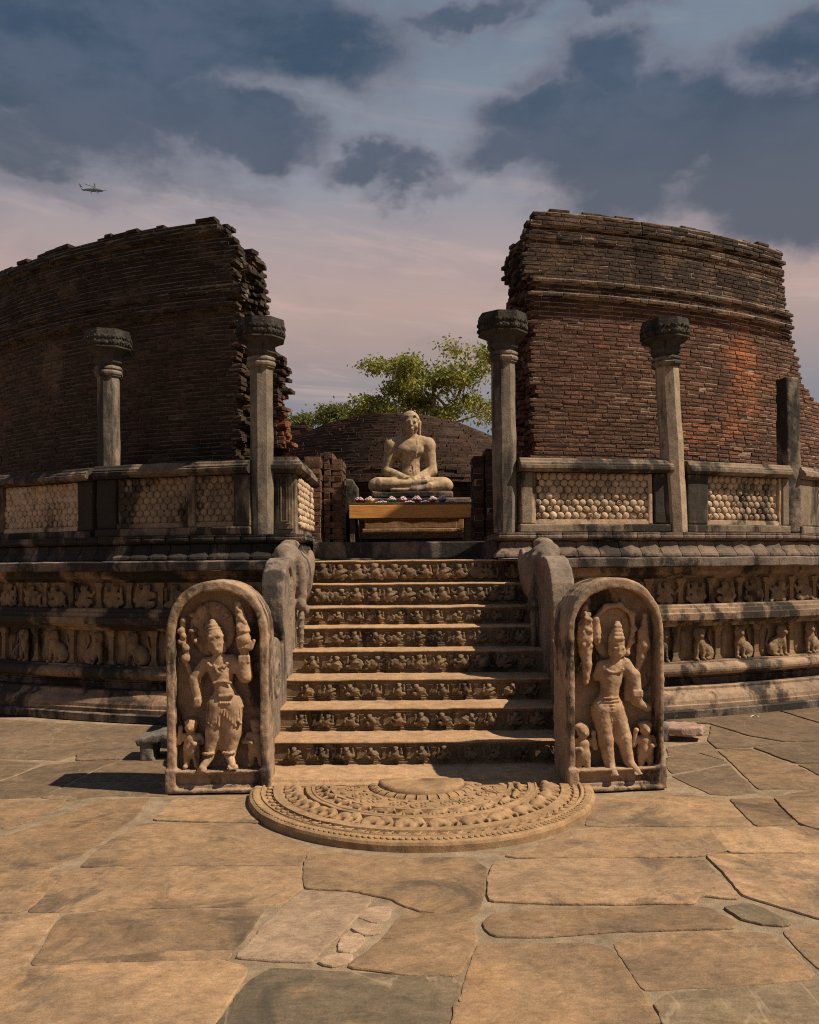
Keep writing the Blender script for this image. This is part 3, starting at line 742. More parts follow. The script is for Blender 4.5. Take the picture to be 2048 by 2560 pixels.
# floors
def disc(name, R0, R1, z, t0, t1, mat, n=60):
    T = np.linspace(t0, t1, n + 1); V = [ring(R0, t, z) for t in T] + [ring(R1, t, z) for t in T]
    wpart(name, [tuple(v) for v in V], [(i, i + 1, n + 1 + i + 1, n + 1 + i) for i in range(n)], mat, terr)
disc('terrace_floor', 9.80, 8.0, 1.651, -.8, -.135, 'slab', 30)
disc('terrace_floor', 9.80, 8.0, 1.651, .145, .8, 'slab', 30)
disc('terrace_floor', 9.30, 8.0, 1.645, -.136, .146, 'slab', 20)
disc('inner_floor', 8.90, .5, 1.836, -1.2, 1.2, 'slab')
for (a, b) in (TL, TR):
    tm = 'terrace_l' if a < 0 else 'terrace'
    ring_course('footing_block', 10.05, a, b, [(0, 0), (0, .075), (-.02, .085), (-.35, .085), (-.35, -.02)], 'slab', terr, L=1.3)
    cy = [(-.05, .087), (-.05, .125), (-.065, .135), (-.07, .17), (-.10, .215), (-.15, .25), (-.165, .265), (-.165, .29), (-.18, .298), (-.5, .298), (-.5, .086)]
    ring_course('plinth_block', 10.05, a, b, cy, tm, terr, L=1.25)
    ring_course('recess_block', 9.74, a, b, [(0, .29), (0, .345), (.015, .35), (.015, .365), (0, .37), (0, .405), (-.3, .405), (-.3, .29)], 'slab', terr, L=1.5)
    to = [(-.12, .402)] + [(-.07 + .075 * math.cos(t), .465 + .062 * math.sin(t)) for t in np.linspace(-1.5, 1.5, 9)] + [(-.08, .530), (-.08, .548), (-.4, .548), (-.4, .402)]
    ring_course('torus_block', 9.88, a, b, to, tm, terr, L=1.4, smooth=False)
    ring_course('frieze_panel', 9.68, a, b, [(0, .545), (0, .925), (-.3, .925), (-.3, .545)], 'frieze', terr, L=1.15)
    co = [(-.10, .918), (-.08, .95), (-.035, .965), (-.03, .985), (-.005, .99), (0, 1.055), (-.012, 1.062), (-.03, 1.067), (-.035, 1.105), (-.06, 1.115), (-.065, 1.14), (-.085, 1.152), (-.4, 1.152), (-.4, .918)]
    ring_course('cornice_block', 9.88, a, b, co, tm, terr, L=1.2)
    ring_course('frieze_panel', 9.66, a, b, [(0, 1.148), (0, 1.43), (-.3, 1.43), (-.3, 1.148)], 'frieze', terr, L=1.15)
    ub = [(-.10, 1.425), (-.075, 1.45), (-.03, 1.465), (-.02, 1.49), (0, 1.50), (0, 1.545), (-.4, 1.545), (-.4, 1.425)]
    ring_course('upper_band_block', 9.77, a, b, ub, tm, terr, L=1.2)
    sl = [(-.01, 1.547), (0, 1.56), (0, 1.638), (-.015, 1.65), (-.5, 1.65), (-.5, 1.547)]
    ring_course('cover_slab', 9.92, a, b, sl, 'slab', terr, L=1.15, amp=.006)

# lotus base along ring, then turning into the passage
def mould_path(side):
    """points from far end to the passage, spaced for petals"""
    Rb = 9.60
    Xe = -1.17 if side < 0 else 1.02
    te = th_X(Xe, Rb); T = np.linspace(side * .62, te, 26)
    return [ring(Rb, t) for t in T]
lot = [(-.02, 1.654), (.125, 1.654), (.13, 1.668), (.125, 1.69), (.095, 1.72), (.065, 1.75), (.05, 1.79), (.05, 1.815), (.03, 1.825), (-.02, 1.825)]
tor = [(-.02, 1.827), (.04, 1.829), (.075, 1.838), (.095, 1.858), (.095, 1.878), (.085, 1.892), (.09, 1.898), (.09, 1.915), (-.02, 1.915)]
for side in (-1, 1):
    P = mould_path(side)
    corner = P[-1]; ret = corner + Vector((0, 1.75, 0))
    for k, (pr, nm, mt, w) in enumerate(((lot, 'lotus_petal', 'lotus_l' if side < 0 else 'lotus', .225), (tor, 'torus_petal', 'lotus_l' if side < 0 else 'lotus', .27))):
        Rb = 9.60; t0 = side * .62; t1 = math.asin(corner.x / Rb)
        n = int(abs(t1 - t0) * Rb / w)
        for i in range(n):
            a = t0 + (t1 - t0) * i / n; b = t0 + (t1 - t0) * (i + 1) / n
            g = .004 / Rb * side * -1
            T = np.linspace(a + g, b - g, 7)
            pts = [ring(Rb, t) for t in T]; nr = [(math.sin(t), -math.cos(t)) for t in T]
            if i == n - 1:   # mitre into the passage
                q = np.array(nr[-1]) + np.array((1 * -side, 0)); nr[-1] = tuple(q / (1 + np.dot(nr[-1], (1 * -side, 0))))
            V = []
            for j, (p, q) in enumerate(zip(pts, nr)):
                bl = .014 * (1 - ((j - 3) / 3) ** 4)
                if i == n - 1 and j > 3: bl = .014
                for o, z in pr: V.append((p.x + q[0] * (o + (bl if o > 0 else 0)), p.y + q[1] * (o + (bl if o > 0 else 0)), z))
            _, Fs = sweep(pts, nr, pr)
            wpart(nm, rough_pts(np.array(V), .004, 9), Fs, mt, terr, False)
        # return along the passage
        n = int(1.75 / w)
        for i in range(n):
            y0 = corner.y + 1.75 * i / n + (.004 if i else 0); y1 = corner.y + 1.75 * (i + 1) / n - .004
            Y = np.linspace(y0, y1, 5); pts = [Vector((corner.x, y, 0)) for y in Y]; nr = [(-side * 1., 0)] * 5
            if i == 0:
                tN = (math.sin(t1), -math.cos(t1)); q = np.array(tN) + np.array((-side * 1., 0)); nr = [tuple(q / (1 + np.dot(tN, (-side * 1., 0))))] + nr[1:]
            V, Fs = sweep(pts, nr, [(o + (.014 if o > 0 else 0), z) for o, z in pr])
            wpart(nm, rough_pts(V, .004, 9), Fs, mt, terr, False)
# carved pieces of the friezes ------------------------------------------------
def pilaster_mesh(h, w=.075, dp=.06):
    pr = []
    z = [0, .06, .061, .12, .13, .70, .71, .76, .77, .83, .84, .92, .93, 1.0]
    ww = [1.35, 1.35, 1.15, 1.0, .82, .78, 1.0, 1.0, .85, 1.15, 1.3, 1.45, 1.5, 1.5]
    V = []; Fc = []
    for q, s in zip(z, ww):
        a = w / 2 * s; d = dp * (.55 + .3 * s)
        V += [(-a, 0.02, q * h), (-a, -d, q * h), (a, -d, q * h), (a, .02, q * h)]
    for i in range(len(z) - 1):
        for j in range(3): Fc.append((i * 4 + j, i * 4 + j + 1, i * 4 + j + 5, i * 4 + j + 4))
    Fc.append((0, 1, 2, 3)); n = len(z) - 1; Fc.append((n * 4 + 3, n * 4 + 2, n * 4 + 1, n * 4))
    return mesh_np('pilaster', rough_pts(np.array(V), .003, 20), Fc, False)
def lion(seed, frontal=True):
    s = Sdf((-.17, -.12, -.01), (.17, .04, .36), .008)
    k = .02; f = .02 if frontal else .0
    s.ell((.03, -.02, .13), (.10, .055, .085), k, rot=.55)           # body
    s.ell((-.03, -.045, .19), (.062, .05, .085), k)                  # chest
    s.ell((-.04, -.06, .285), (.052, .045, .052), k)                 # head
    s.ell((-.04, -.05, .29), (.072, .03, .068), k)                   # mane
    s.ell((-.05, -.10, .272), (.027, .025, .024), .012)              # muzzle
    for x in (-.085, .0): s.ell((x, -.05, .335), (.018, .018, .022), .012)
    s.cone((-.075, -.05, .17), (-.085, -.06, .02), .028, .02, k); s.cone((-.085, -.06, .012), (-.085, -.09, .010), .02, .02, .012)
    s.cone((.0, -.05, .16), (.0, -.06, .02), .026, .02, k); s.cone((0, -.06, .012), (0, -.09, .010), .02, .02, .012)
    s.ell((.09, -.035, .075), (.065, .05, .075), k)                  # haunch
    s.cone((.10, -.06, .03), (.05, -.075, .015), .025, .022, .012)
    for i in range(6):                                                # tail
        a = (.13 + .02 * math.sin(i * .9), -.005, .09 + i * .035); b = (.13 + .02 * math.sin((i + 1) * .9), -.005, .09 + (i + 1) * .035)
        s.cone(a, b, .013, .013, .008)
    s.noise(.004, 30, seed); s.clip(1, hi=.02)
    return s.mesh('lion_carving')
def dwarf(v, sc=1.0):
    h = .0055; r = random.Random(40 + v)
    s = Sdf((-.085, -.07, -.006), (.085, .02, .13), h); k = .011
    lx = (-.008, .010, 0, .014, -.014, .004)[v]; hz = (.098, .095, .100, .092, .094, .099)[v]; hx = lx * -.8 + (0, .006, 0, -.012, .01, 0)[v]
    s.ell((lx, -.030, .044), (.032, .030, .031), k)                       # belly
    s.ell((lx * .2 + hx * .4, -.026, .070), (.031, .024, .020), k)
    s.ell((hx, -.036, hz), (.020, .021, .020), .006)                      # head
    s.ell((hx, -.026, hz + .011), (.025, .018, .013), .006)
    s.ell((hx, -.057, hz - .003), (.006, .006, .006), .004)
    arms = [(1, 1), (0, 1), (1, 0), (2, 2), (0, 2), (2, 1)][v]
    for q, sd in enumerate((-1, 1)):
        kx = r.uniform(.042, .055); kz = r.uniform(.022, .040)
        s.cone((sd * .014 + lx, -.030, .020), (sd * kx, -.036, kz), .019, .016, k)
        fx = (r.uniform(.016, .034), .068)[v in (3, 4) and q == (v == 3)]
        s.cone((sd * kx, -.036, kz), (sd * fx, -.038, .008), .013, .011, .006)
        s.cone((sd * fx, -.038, .007), (sd * (fx + .012), -.044, .005), .009, .008, .005)
        ez = r.uniform(.055, .070)
        s.cone((sd * .028, -.026, .076), (sd * .050, -.032, ez), .013, .011, .006)
        hd = {0: (sd * .014, -.055, .050), 1: (sd * .046, -.034, .106), 2: (sd * .070, -.028, .084)}[arms[q]]
        s.cone((sd * .050, -.032, ez), hd, .011, .009, .005)
    s.noise(.0030, 45, v * 3.1); s.clip(1, hi=.012)
    return s.mesh('dwarf_carving')
DW = [dwarf(i) for i in range(6)]
for m_ in DW: m_.materials.append(M['riser'])
DWF = [m_.copy() for m_ in DW]
for m_ in DWF: m_.materials.clear(); m_.materials.append(M['frieze'])
LI = [lion(3.3), lion(8.1)]
PIL1, PIL2 = pilaster_mesh(.375, .075), pilaster_mesh(.275, .075, .05)
PILs = pilaster_mesh(.085, .022, .02)
for m_ in LI + [PIL1, PIL2]: m_.materials.append(M['frieze'])
PILs.materials.append(M['riser'])
def leafpanel():
    V, Fc = lathe([(0.001, 0), (.035, .01), (.045, .10), (.05, .22), (.04, .31), (.012, .355), (.001, .36)], 10); V = np.array(V); V[:, 1] *= .5
    m_ = mesh_np('leaf_carving', V, Fc, True); m_.materials.append(M['frieze']); return m_
LEAFC = leafpanel()
def on_ring(name, me, R, th, z, parent=terr, sc=(1, 1, 1), rz=0, ry=0.):
    p = ring(R, th, z); return obj(name, me, None, parent, loc=tuple(p - LOC[parent.name]), rot=(0, ry, th + rz), scale=sc)
for side, (a, b) in ((-1, TL), (1, TR)):
    sp = .53 / 9.7
    t = th_px(1789 if side > 0 else 280, 9.7)
    for i in range(-8, 9):
        u = t + i * sp
        if not (a + .01 < u < b - .01): continue
        on_ring('pilaster', PIL1, 9.682, u, .548)
        w = u + sp * (.60 if side > 0 else .62)
        if a + .02 < w < b - .01:
            on_ring('lion_carving', LI[i % 2], 9.690, w, .550, sc=(random.choice((-1, 1)) * .98, 1, .98 + random.uniform(-.04, .03)))
            on_ring('leaf_carving', LEAFC, 9.672, u + sp * .24, .548)
    sp = .385 / 9.66
    t = th_px(1772 if side > 0 else 183, 9.66)
    for i in range(-12, 14):
        u = t + i * sp
        if not (a + .01 < u < b - .01): continue
        on_ring('pilaster', PIL2, 9.662, u, 1.150)
        w = u + sp * .5
        if a + .02 < w < b - .01:
            s_ = random.uniform(1.95, 2.25)
            on_ring('dwarf_carving', DWF[(i * 7 + side) % 6], 9.664, w, 1.153, sc=(s_ * random.choice((-1, 1)), 1.25, s_), ry=random.gauss(0, .12))

# ================================================================== STAIRCASE
stairs = thing('staircase', (0.05, 6.6, 0), 'flight of eight carved stone steps with dwarf figures on the risers', 'stairs')
XL, XR = -1.16, 1.26
steps = [(6.62, .242), (7.02, .429), (7.40, .617), (7.78, .822), (8.08, 1.014), (8.36, 1.189), (8.64, 1.408), (8.92, 1.643)]
zb = .06
def straight(name, x0, x1, prof_, mat, parent, n=46, amp=.004, freq=6., smooth=False, slope=0.):
    X = np.linspace(x0, x1, n); V = []; k = len(prof_)
    for x in X:
        for d, z in prof_: V.append((x, d + slope * (x - .05), z))
    V = rough_pts(np.array(V), amp, freq)
    Fc = [(i * k + j, (i + 1) * k + j, (i + 1) * k + (j + 1) % k, i * k + (j + 1) % k) for i in range(n - 1) for j in range(k)]
    Fc.append(tuple(range(k))); Fc.append(tuple((n - 1) * k + j for j in range(k))[::-1])
    return wpart(name, V, Fc, mat, parent, smooth)
for i, (d, z) in enumerate(steps):
    nd = steps[i + 1][0] if i < 7 else 9.4
    h = z - zb
    pt = [(d + .010, z - .024), (d + .000, z - .021), (d - .003, z - .012), (d + .004, z - .004), (d + .018, z), (nd + .05, z + .001), (nd + .05, z - .024)]
    st = straight('step', XL, XR, pt, 'tread', stairs, amp=.0045)
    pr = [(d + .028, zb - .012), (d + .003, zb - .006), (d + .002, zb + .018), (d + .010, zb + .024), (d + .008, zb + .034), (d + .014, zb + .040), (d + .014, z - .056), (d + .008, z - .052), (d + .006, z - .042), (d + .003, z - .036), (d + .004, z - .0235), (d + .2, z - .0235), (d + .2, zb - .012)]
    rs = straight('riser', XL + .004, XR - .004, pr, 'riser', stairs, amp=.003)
    rs.location = rs.location - st.location; rs.parent = st
    base = LOC[stairs.name] + st.location
    # riser face is its own stone relief
    n = 12 if i in (6, 7) else 11
    x0 = XL + .18; x1 = XR - .12
    hh = h - .092
    for j in range(n):
        x = x0 + (x1 - x0) * (j + .5) / n + random.uniform(-.012, .012)
        s_ = hh / .112 * random.uniform(.95, 1.05)
        ws = s_ * random.uniform(1.0, 1.2)
        obj('dwarf_carving', DW[random.randrange(6)], None, st, loc=(x - base.x, d + .017 - base.y, zb + .040 - base.z), rot=(0, random.gauss(0, .10), 0), scale=(ws * random.choice((-1, 1)), 1.0, s_))
        xp = x0 + (x1 - x0) * j / n
        if j: obj('pilaster', PILs, None, st, loc=(xp - base.x, d + .018 - base.y, zb + .041 - base.z), scale=(1.3, 1.1, hh / .085 * .98))
    zb = z
# sill of the entrance and foot slab
straight('sill', -1.04, .95, [(9.20, 1.60), (9.20, 1.655), (9.215, 1.665), (9.28, 1.672), (9.285, 1.83), (9.295, 1.842), (9.75, 1.842), (9.75, 1.60)], 'slab', stairs, 30)
straight('foot_slab', -1.06, 1.19, [(6.14, -.02), (6.14, .025), (6.15, .034), (6.19, .036), (6.20, .052), (6.215, .060), (6.9, .062), (6.9, -.02)], 'tread', stairs, 40, .005)
# ================================================================== BRICKWORK
def brick_variants(n=10, L=.24, D=.14, H=.062, j=.0026, seed=1):
    r = np.random.default_rng(seed); out = []
    c = .006
    for _ in range(n):
        V = []
        for y, ins in ((D, 0.), (c, 0.), (0., c)):
            for sx, sz in ((-1, 0), (1, 0), (1, 1), (-1, 1)):
                V.append((sx * (L / 2 - ins), y, (H - ins) if sz else ins))
        V = np.array(V); V[4:] += r.normal(0, j, (8, 3))
        Fb = [(8, 9, 10, 11)] + [(4 + i, 4 + (i + 1) % 4, 8 + (i + 1) % 4, 8 + i) for i in range(4)] + [(i, (i + 1) % 4, 4 + (i + 1) % 4, 4 + i) for i in range(4)] + [(3, 2, 1, 0)]
        out.append((V, Fb))
    return out
class Bricks:
    """collects bricks; the largest in view become objects, the rest one mesh"""
    def __init__(s, thing_, mat, H, D=.14, seed=1, name='brick'):
        s.t, s.mat, s.items, s.name = thing_, mat, [], name
        s.var = brick_variants(12, .24, D, H, seed=seed); s.me = None
    def add(s, p, rz, L, dscale=1., tilt=0.): s.items.append((np.array(p), rz, L / .24, dscale, tilt, random.randrange(12)))
    def finish(s, limit=300, vis=None):
        def score(it):
            p = it[0]
            if vis is not None and not vis(p): return 1e9 + p[1]
            return p[1] - 4. * 0 - .6 * it[2]
        order = sorted(range(len(s.items)), key=lambda i: score(s.items[i]))
        mes = [mesh_np(s.name, v, f, False) for v, f in s.var]
        for m_ in mes: m_.materials.append(M[s.mat])
        off = LOC[s.t.name]
        for i in order[:limit]:
            p, rz, l, ds, tl, k = s.items[i]
            obj(s.name, mes[k], None, s.t, loc=tuple(p - np.array(off)), rot=(0, tl, rz), scale=(l, ds, 1))
        rest = order[limit:]
        if rest:
            VV = []; FF = []; F0 = np.array(s.var[0][1]); o = 0
            for i in rest:
                p, rz, l, ds, tl, k = s.items[i]
                v = s.var[k][0] * np.array((l, ds, 1)); ct, st_ = math.cos(tl), math.sin(tl)
                v = np.c_[v[:, 0] * ct + v[:, 2] * st_, v[:, 1], -v[:, 0] * st_ + v[:, 2] * ct]
                c_, s_ = math.cos(rz), math.sin(rz)
                VV.append(np.c_[v[:, 0] * c_ - v[:, 1] * s_, v[:, 0] * s_ + v[:, 1] * c_, v[:, 2]] + p); FF.append(F0 + o); o += len(v)
            VV = np.concatenate(VV); FF = np.concatenate(FF)
            me = mesh_np('brickwork', VV - np.array(off), FF, False)
            obj('brickwork', me, s.mat, s.t, kind='stuff')
def sector(R0, R1, z0, z1, t0, t1, n):
    T = np.linspace(t0, t1, n + 1); V = []; Fc = []
    for t in T:
        for R, z in ((R0, z0), (R0, z1), (R1, z1), (R1, z0)): V.append(tuple(ring(R, t, z)))
    for i in range(n):
        for j in range(4): Fc.append((i * 4 + j, i * 4 + (j + 1) % 4, i * 4 + 4 + (j + 1) % 4, i * 4 + 4 + j))
    Fc.append((0, 1, 2, 3)); Fc.append((n * 4 + 3, n * 4 + 2, n * 4 + 1, n * 4))
    return V, Fc
CH = .0505
def cornice(z, zt):
    u = zt - z
    for lim, o in ((.07, .06), (.20, .10), (.27, .05), (.34, .075), (.80, .055), (.88, .10), (.96, .06), (1.04, .085), (1.11, .03)):
        if u < lim: return o
    return 0.
def hsh(i, l, s): return (math.sin(i * 12.9898 + l * 78.233 + s * 37.719) * 43758.5453) % 1.0
def ruin_wall(label, mat, side, R0, zbase, ztop, endX, far_th, group):
    """side -1: runs from far left to a broken end at the passage; +1 mirrored"""
    base = ring(R0 - .5, side * .35, zbase)
    w = thing('brick_wall', tuple(base), label, 'wall', group)
    bk = Bricks(w, mat, CH - .0105, seed=3 + side)
    cores = []
    nc = int((ztop - zbase) / CH)
    for i in range(nc + 1):
        z = zbase + i * CH
        off = cornice(z, ztop)
        for l in range(4):
            R = R0 - .17 * l + (off if l == 0 else 0)
            eX = endX(z, l) + side * (hsh(i, l, side) - .5) * .10 + side * (hsh(i // 3, l + 9, side) - .5) * .09
            te = math.asin(max(-.99, min(.99, eX / R))); tf = far_th(z, l, i)
            if side * (tf - te) <= .03: continue
            lo, hi = min(te, tf), max(te, tf)
            top = i >= nc
            if l == 0:
                if not top: cores.append(sector(R0 + off - .0085, R0 - .18, z - .001, z + CH, lo + .05 / R, hi - .05 / R, max(3, int((hi - lo) * 60))))
                t = lo - random.uniform(0, .1) / R * 0
                while t < hi - .05 / R:
                    L = random.choice((.11, .16, .18, .20, .22, .25)); e = min(t + L / R, hi)
                    mid = (t + e) / 2; LL = (e - t) * R - .006
                    if LL > .05 and not (top and random.random() < .45):
                        er = random.random(); pr = random.uniform(-.003, .003) - (.005 if er < .02 else .003 if er < .12 else 0)
                        if top: pr += random.uniform(-.03, .03)
                        p = ring(R + pr, mid, z + (random.uniform(-.002, .002) if not top else random.uniform(-.012, .015)))
                        bk.add(p, mid + random.gauss(0, .005), LL, 1., random.gauss(0, .004))
                    t = e
            else:
                if not top: cores.append(sector(R + .01, R - .17, z - .001, z + CH - .004, lo + .10 / R, hi - .10 / R, max(2, int((hi - lo) * 6))))
                # rubble of the broken end, brick by brick through the thickness
                for q in range(2):
                    for hlf in range(2):
                        L = random.uniform(.13, .26)
                        c_ = te + side * (L * (.5 + q * .95) - random.uniform(-.03, .05)) / R
                        p = ring(R - .085 * hlf, c_, z + random.uniform(-.003, .003))
                        bk.add(p, c_ + random.gauss(0, .14), L, random.uniform(.7, 1.1), random.gauss(0, .06))
                if top:
                    t = lo
                    while t < hi:
                        L = random.uniform(.2, .3); e = t + L / R
                        if random.random() < .6: bk.add(ring(R, (t + e) / 2, z), (t + e) / 2 + random.gauss(0, .05), L, 1.)
                        t = e
        # far end (right wall only) shows its stepped brick ends through thickness - covered by outer layer
    Vc, Fcc = joinm(cores)
    wpart('mortar_core', Vc, Fcc, 'mortar_l' if side < 0 else 'brickmortar', w)
    def vis(p):
        x = 1024 + F_PX * p[0] / p[1]; y = HY - (p[2] - CAMZ) * F_PX / p[1] - ROLL * (x - 1024)
        return -20 < x < 2070 and y < 1150 and y > 300
    bk.finish(300, vis)
    return w
def endL(z, l):
    if l == 0: e = -1.97
    elif l == 1: e = -1.90
    else: e = -1.84 if z > 4.12 else -1.54
    if l >= 2 and z > 4.15: e += .05 * math.sin(z * 3)
    if z > 5.30: e -= .10 + .7 * max(0, z - 5.35)
    if z < 3.0 and l >= 2: e -= .05
    return e
ZT = 5.60
def farL(z, l, i): return -.80
def endR(z, l):
    e = 1.42 - .02 * l
    if z > 4.75: e = 1.37 - .02 * l
    if z > 5.0: e = 1.33 - .02 * l
    if z > 5.35: e = 1.36 + .55 * (z - 5.35)
    if l >= 2 and z < 4.72: e = 1.27
    return e
def farR(z, l, i):
    # stepped right edge
    xs = [(1.6, 2300), (3.62, 2160), (3.78, 2040), (3.95, 2018), (4.25, 2003), (4.6, 1984), (4.9, 1964), (5.3, 1956), (5.7, 1950)]
    x = np.interp(z, [q[0] for q in xs], [q[1] for q in xs]) + (hsh(i, 3, 5) - .5) * 9
    return th_px(x, 8.6)
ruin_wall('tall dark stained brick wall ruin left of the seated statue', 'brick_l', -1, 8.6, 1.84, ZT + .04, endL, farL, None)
ruin_wall('tall sunlit red brick wall ruin right of the seated statue', 'brick_r', 1, 8.6, 1.84, ZT + .06, endR, farR, None)

# far side of the same ring of wall, beyond the dome
fw = thing('brick_wall', (-3.2, 26.0, 1.84), 'low brown brick wall in the distance at the left foot of the dome', 'wall')
bk = Bricks(fw, 'brick_d', .075, seed=9); cores = []
for i in range(51):
    z = 1.84 + i * .078; x0, x1 = -5.2, -2.75 - .25 * (i > 48)
    cores.append(boxV((x0, 26.02, z), (x1, 26.4, z + .077)))
    if z < 4.6: continue
    x = x0
    while x < x1:
        L = random.uniform(.2, .34)
        if not (i == 50 and random.random() < .4): bk.add((x + L / 2, 26.0 + random.uniform(-.02, .02), z), 0, L - .01)
        x += L
wpart('mortar_core', *joinm(cores), 'darkmortar', fw); bk.finish(0)

# the dome ------------------------------------------------------------
DX, DTOP, RS = -.32, 4.70, 4.6
dome = thing('brick_dome', (DX, CY, 1.84), 'low weathered brick dome behind the seated stone statue', 'dome')
bk = Bricks(dome, 'brick_d', .062, .30, seed=5); cores = []
def dr(z):
    hh = max(.0, DTOP - z); return math.sqrt(max(0.0, 2 * RS * hh - hh * hh))
z = 1.84; i = 0
LV = []
while z < DTOP - .01:
    if z < 3.02: R = 3.48
    elif z < 3.16: R = 3.62
    elif z < 3.24: R = 3.55
    else: R = dr(z)
    LV.append((z, R)); z += .070
def dsec(R0, z0, z1):
    n = 56; V = []; Fc = []
    for t in np.linspace(-1.75, 1.75, n + 1):
        for r_, zz in ((R0, z0), (R0, z1), (.05, z1)): V.append((DX + r_ * math.sin(t), CY - r_ * math.cos(t), zz))
    for i_ in range(n):
        for j in range(2): Fc.append((i_ * 3 + j, i_ * 3 + j + 1, i_ * 3 + 4 + j, i_ * 3 + 3 + j))
    return V, Fc
for i, (z, R) in enumerate(LV):
    cores.append(dsec(max(.05, R - .02), z, z + .066))
    if R < .25: continue
    nxt = LV[i + 1][1] if i + 1 < len(LV) else 0
    ds = max(.5, (R - nxt + .08) / .30)
    t = -1.45 + random.uniform(0, .1)
    while t < 1.45:
        L = random.uniform(.2, .32); a = t + L / R / 2
        rr = R + random.uniform(-.022, .014) - (.06 if random.random() < .035 else 0)
        if random.random() > .02:
            bk.add((DX + rr * math.sin(a), CY - rr * math.cos(a), z + random.uniform(-.004, .004)), a + random.gauss(0, .02), L - .01, ds, random.gauss(0, .008))
        t += L / R
wpart('mortar_core', *joinm(cores), 'darkmortar', dome)
def visd(p):
    x = 1024 + F_PX * p[0] / p[1]; y = HY - (p[2] - CAMZ) * F_PX / p[1]
    return 715 < x < 1235 and 1010 < y < 1190 and not (950 < x < 1090 and y > 1040)
bk.finish(300, visd)

# brick jambs of the passage -------------------------------------------
def jamb(label, boxes, z0, z1, mat):
    x0, x1, y0, y1 = boxes[0]
    j = thing('brick_jamb', ((x0 + x1) / 2, y0, z0), label, 'jamb')
    bk = Bricks(j, mat, .066, .12, seed=13); cores = []
    for (x0, x1, y0, y1, zt) in [b + (z1 + random.uniform(-.05, .04),) for b in boxes]:
        cores.append(boxV((x0 + .012, y0 + .012, z0), (x1 - .012, y1, zt - .02)))
        z = z0; i = 0
        while z < zt:
            # front face and both side faces
            bk.add(((x0 + x1) / 2 + random.uniform(-.008, .008), y0 + random.uniform(-.012, .008), z), random.gauss(0, .03), x1 - x0 - .008, 1.)
            y = y0 + .14 - (.1 if i % 2 else 0)
            while y < y1:
                L = min(.24, y1 - y)
                if L > .06:
                    bk.add((x1 + random.uniform(-.01, .01), y + L / 2, z), math.pi / 2 + random.gauss(0, .03), L - .008)
                    bk.add((x0 - random.uniform(-.01, .01), y + L / 2, z), -math.pi / 2 + random.gauss(0, .03), L - .008)
                y += L
            z += .072; i += 1
    wpart('mortar_core', *joinm(cores), 'brickmortar', j); bk.finish(300)
jamb('narrow stepped brick jamb beside the carved post left of the table', [(-1.27, -1.07, 10.45, 11.3), (-1.055, -.975, 10.62, 11.3), (-.96, -.83, 10.70, 11.3)], 1.84, 2.92, 'brick_j')
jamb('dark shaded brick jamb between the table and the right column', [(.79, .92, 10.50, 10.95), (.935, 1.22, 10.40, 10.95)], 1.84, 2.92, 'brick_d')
# ================================================================== BALUSTRADES
def rosette(r, hh, n=12, button=False):
    if button: p = [(r, -.004), (r * .96, hh * .7), (r * .72, hh), (r * .55, hh * .65), (r * .4, hh * .7), (r * .2, hh * 1.05), (.001, hh * 1.1)]
    else: p = [(r, -.004), (r * .97, hh * .45), (r * .82, hh * .74), (r * .5, hh * .94), (r * .2, hh), (.001, hh)]
    V, Fc = lathe(p, n); V = np.array(V)
    return np.c_[V[:, 0], -V[:, 2], V[:, 1]], Fc           # faces -y
def lattice(x0, x1, z0, z1, y, hs=1., a=.083, wear=0.):
    parts = []; row = 0; b = (z1 - z0) / max(1, round((z1 - z0) / .070))
    z = z0 + b * .5
    while z < z1 - b * .3:
        nx = max(1, round((x1 - x0) / a)); aa = (x1 - x0) / nx
        for i in range(nx + (0 if row % 2 == 0 else 1)):
            x = x0 + aa * (i + (.5 if row % 2 == 0 else 0))
            if x < x0 + .012 or x > x1 - .012: continue
            bt = (i * 2 + row * 3) % 7 == 0
            r = (.028 if bt else .043) * random.uniform(.90, 1.04)
            h_ = (.034 if bt else .030) * hs * random.uniform(.6, 1.15)
            if wear and z > z0 + (z1 - z0) * .5 and random.random() < wear: h_ *= .35
            v, f = rosette(r, h_, 12, bt)
            parts.append((v + np.array((x, y, z)), f))
        z += b; row += 1
    return joinm(parts)
CAPP = [(-.115, 0), (-.145, .022), (-.155, .03), (-.155, .062), (-.135, .070), (-.135, .085), (-.105, .108), (-.10, .125), (-.085, .14), (.10, .14), (.10, 0)]
def local_sweep(x0, x1, pr, z, amp=.004):
    n = max(3, int((x1 - x0) / .1)); X = np.linspace(x0, x1, n); k = len(pr)
    V = np.array([(x, d, z + q) for x in X for d, q in pr])
    Fc = [(i * k + j, (i + 1) * k + j, (i + 1) * k + (j + 1) % k, i * k + (j + 1) % k) for i in range(n - 1) for j in range(k)]
    Fc.append(tuple(range(k))); Fc.append(tuple((n - 1) * k + j for j in range(k))[::-1])
    return rough_pts(V, amp, 7.), Fc
def lpart(name, V, Fc, mat, parent, smooth=False, kind=None):
    V = np.asarray(V, float); c = (V.min(0) + V.max(0)) / 2; c[2] = V[:, 2].min()
    return obj(name, mesh_np(name, V - c, Fc, smooth), mat, parent, loc=tuple(c), kind=kind)
def lbox(name, lo, hi, mat, parent, **kw):
    o = rbox(name, lo, hi, mat, None, **kw); o.parent = parent; return o
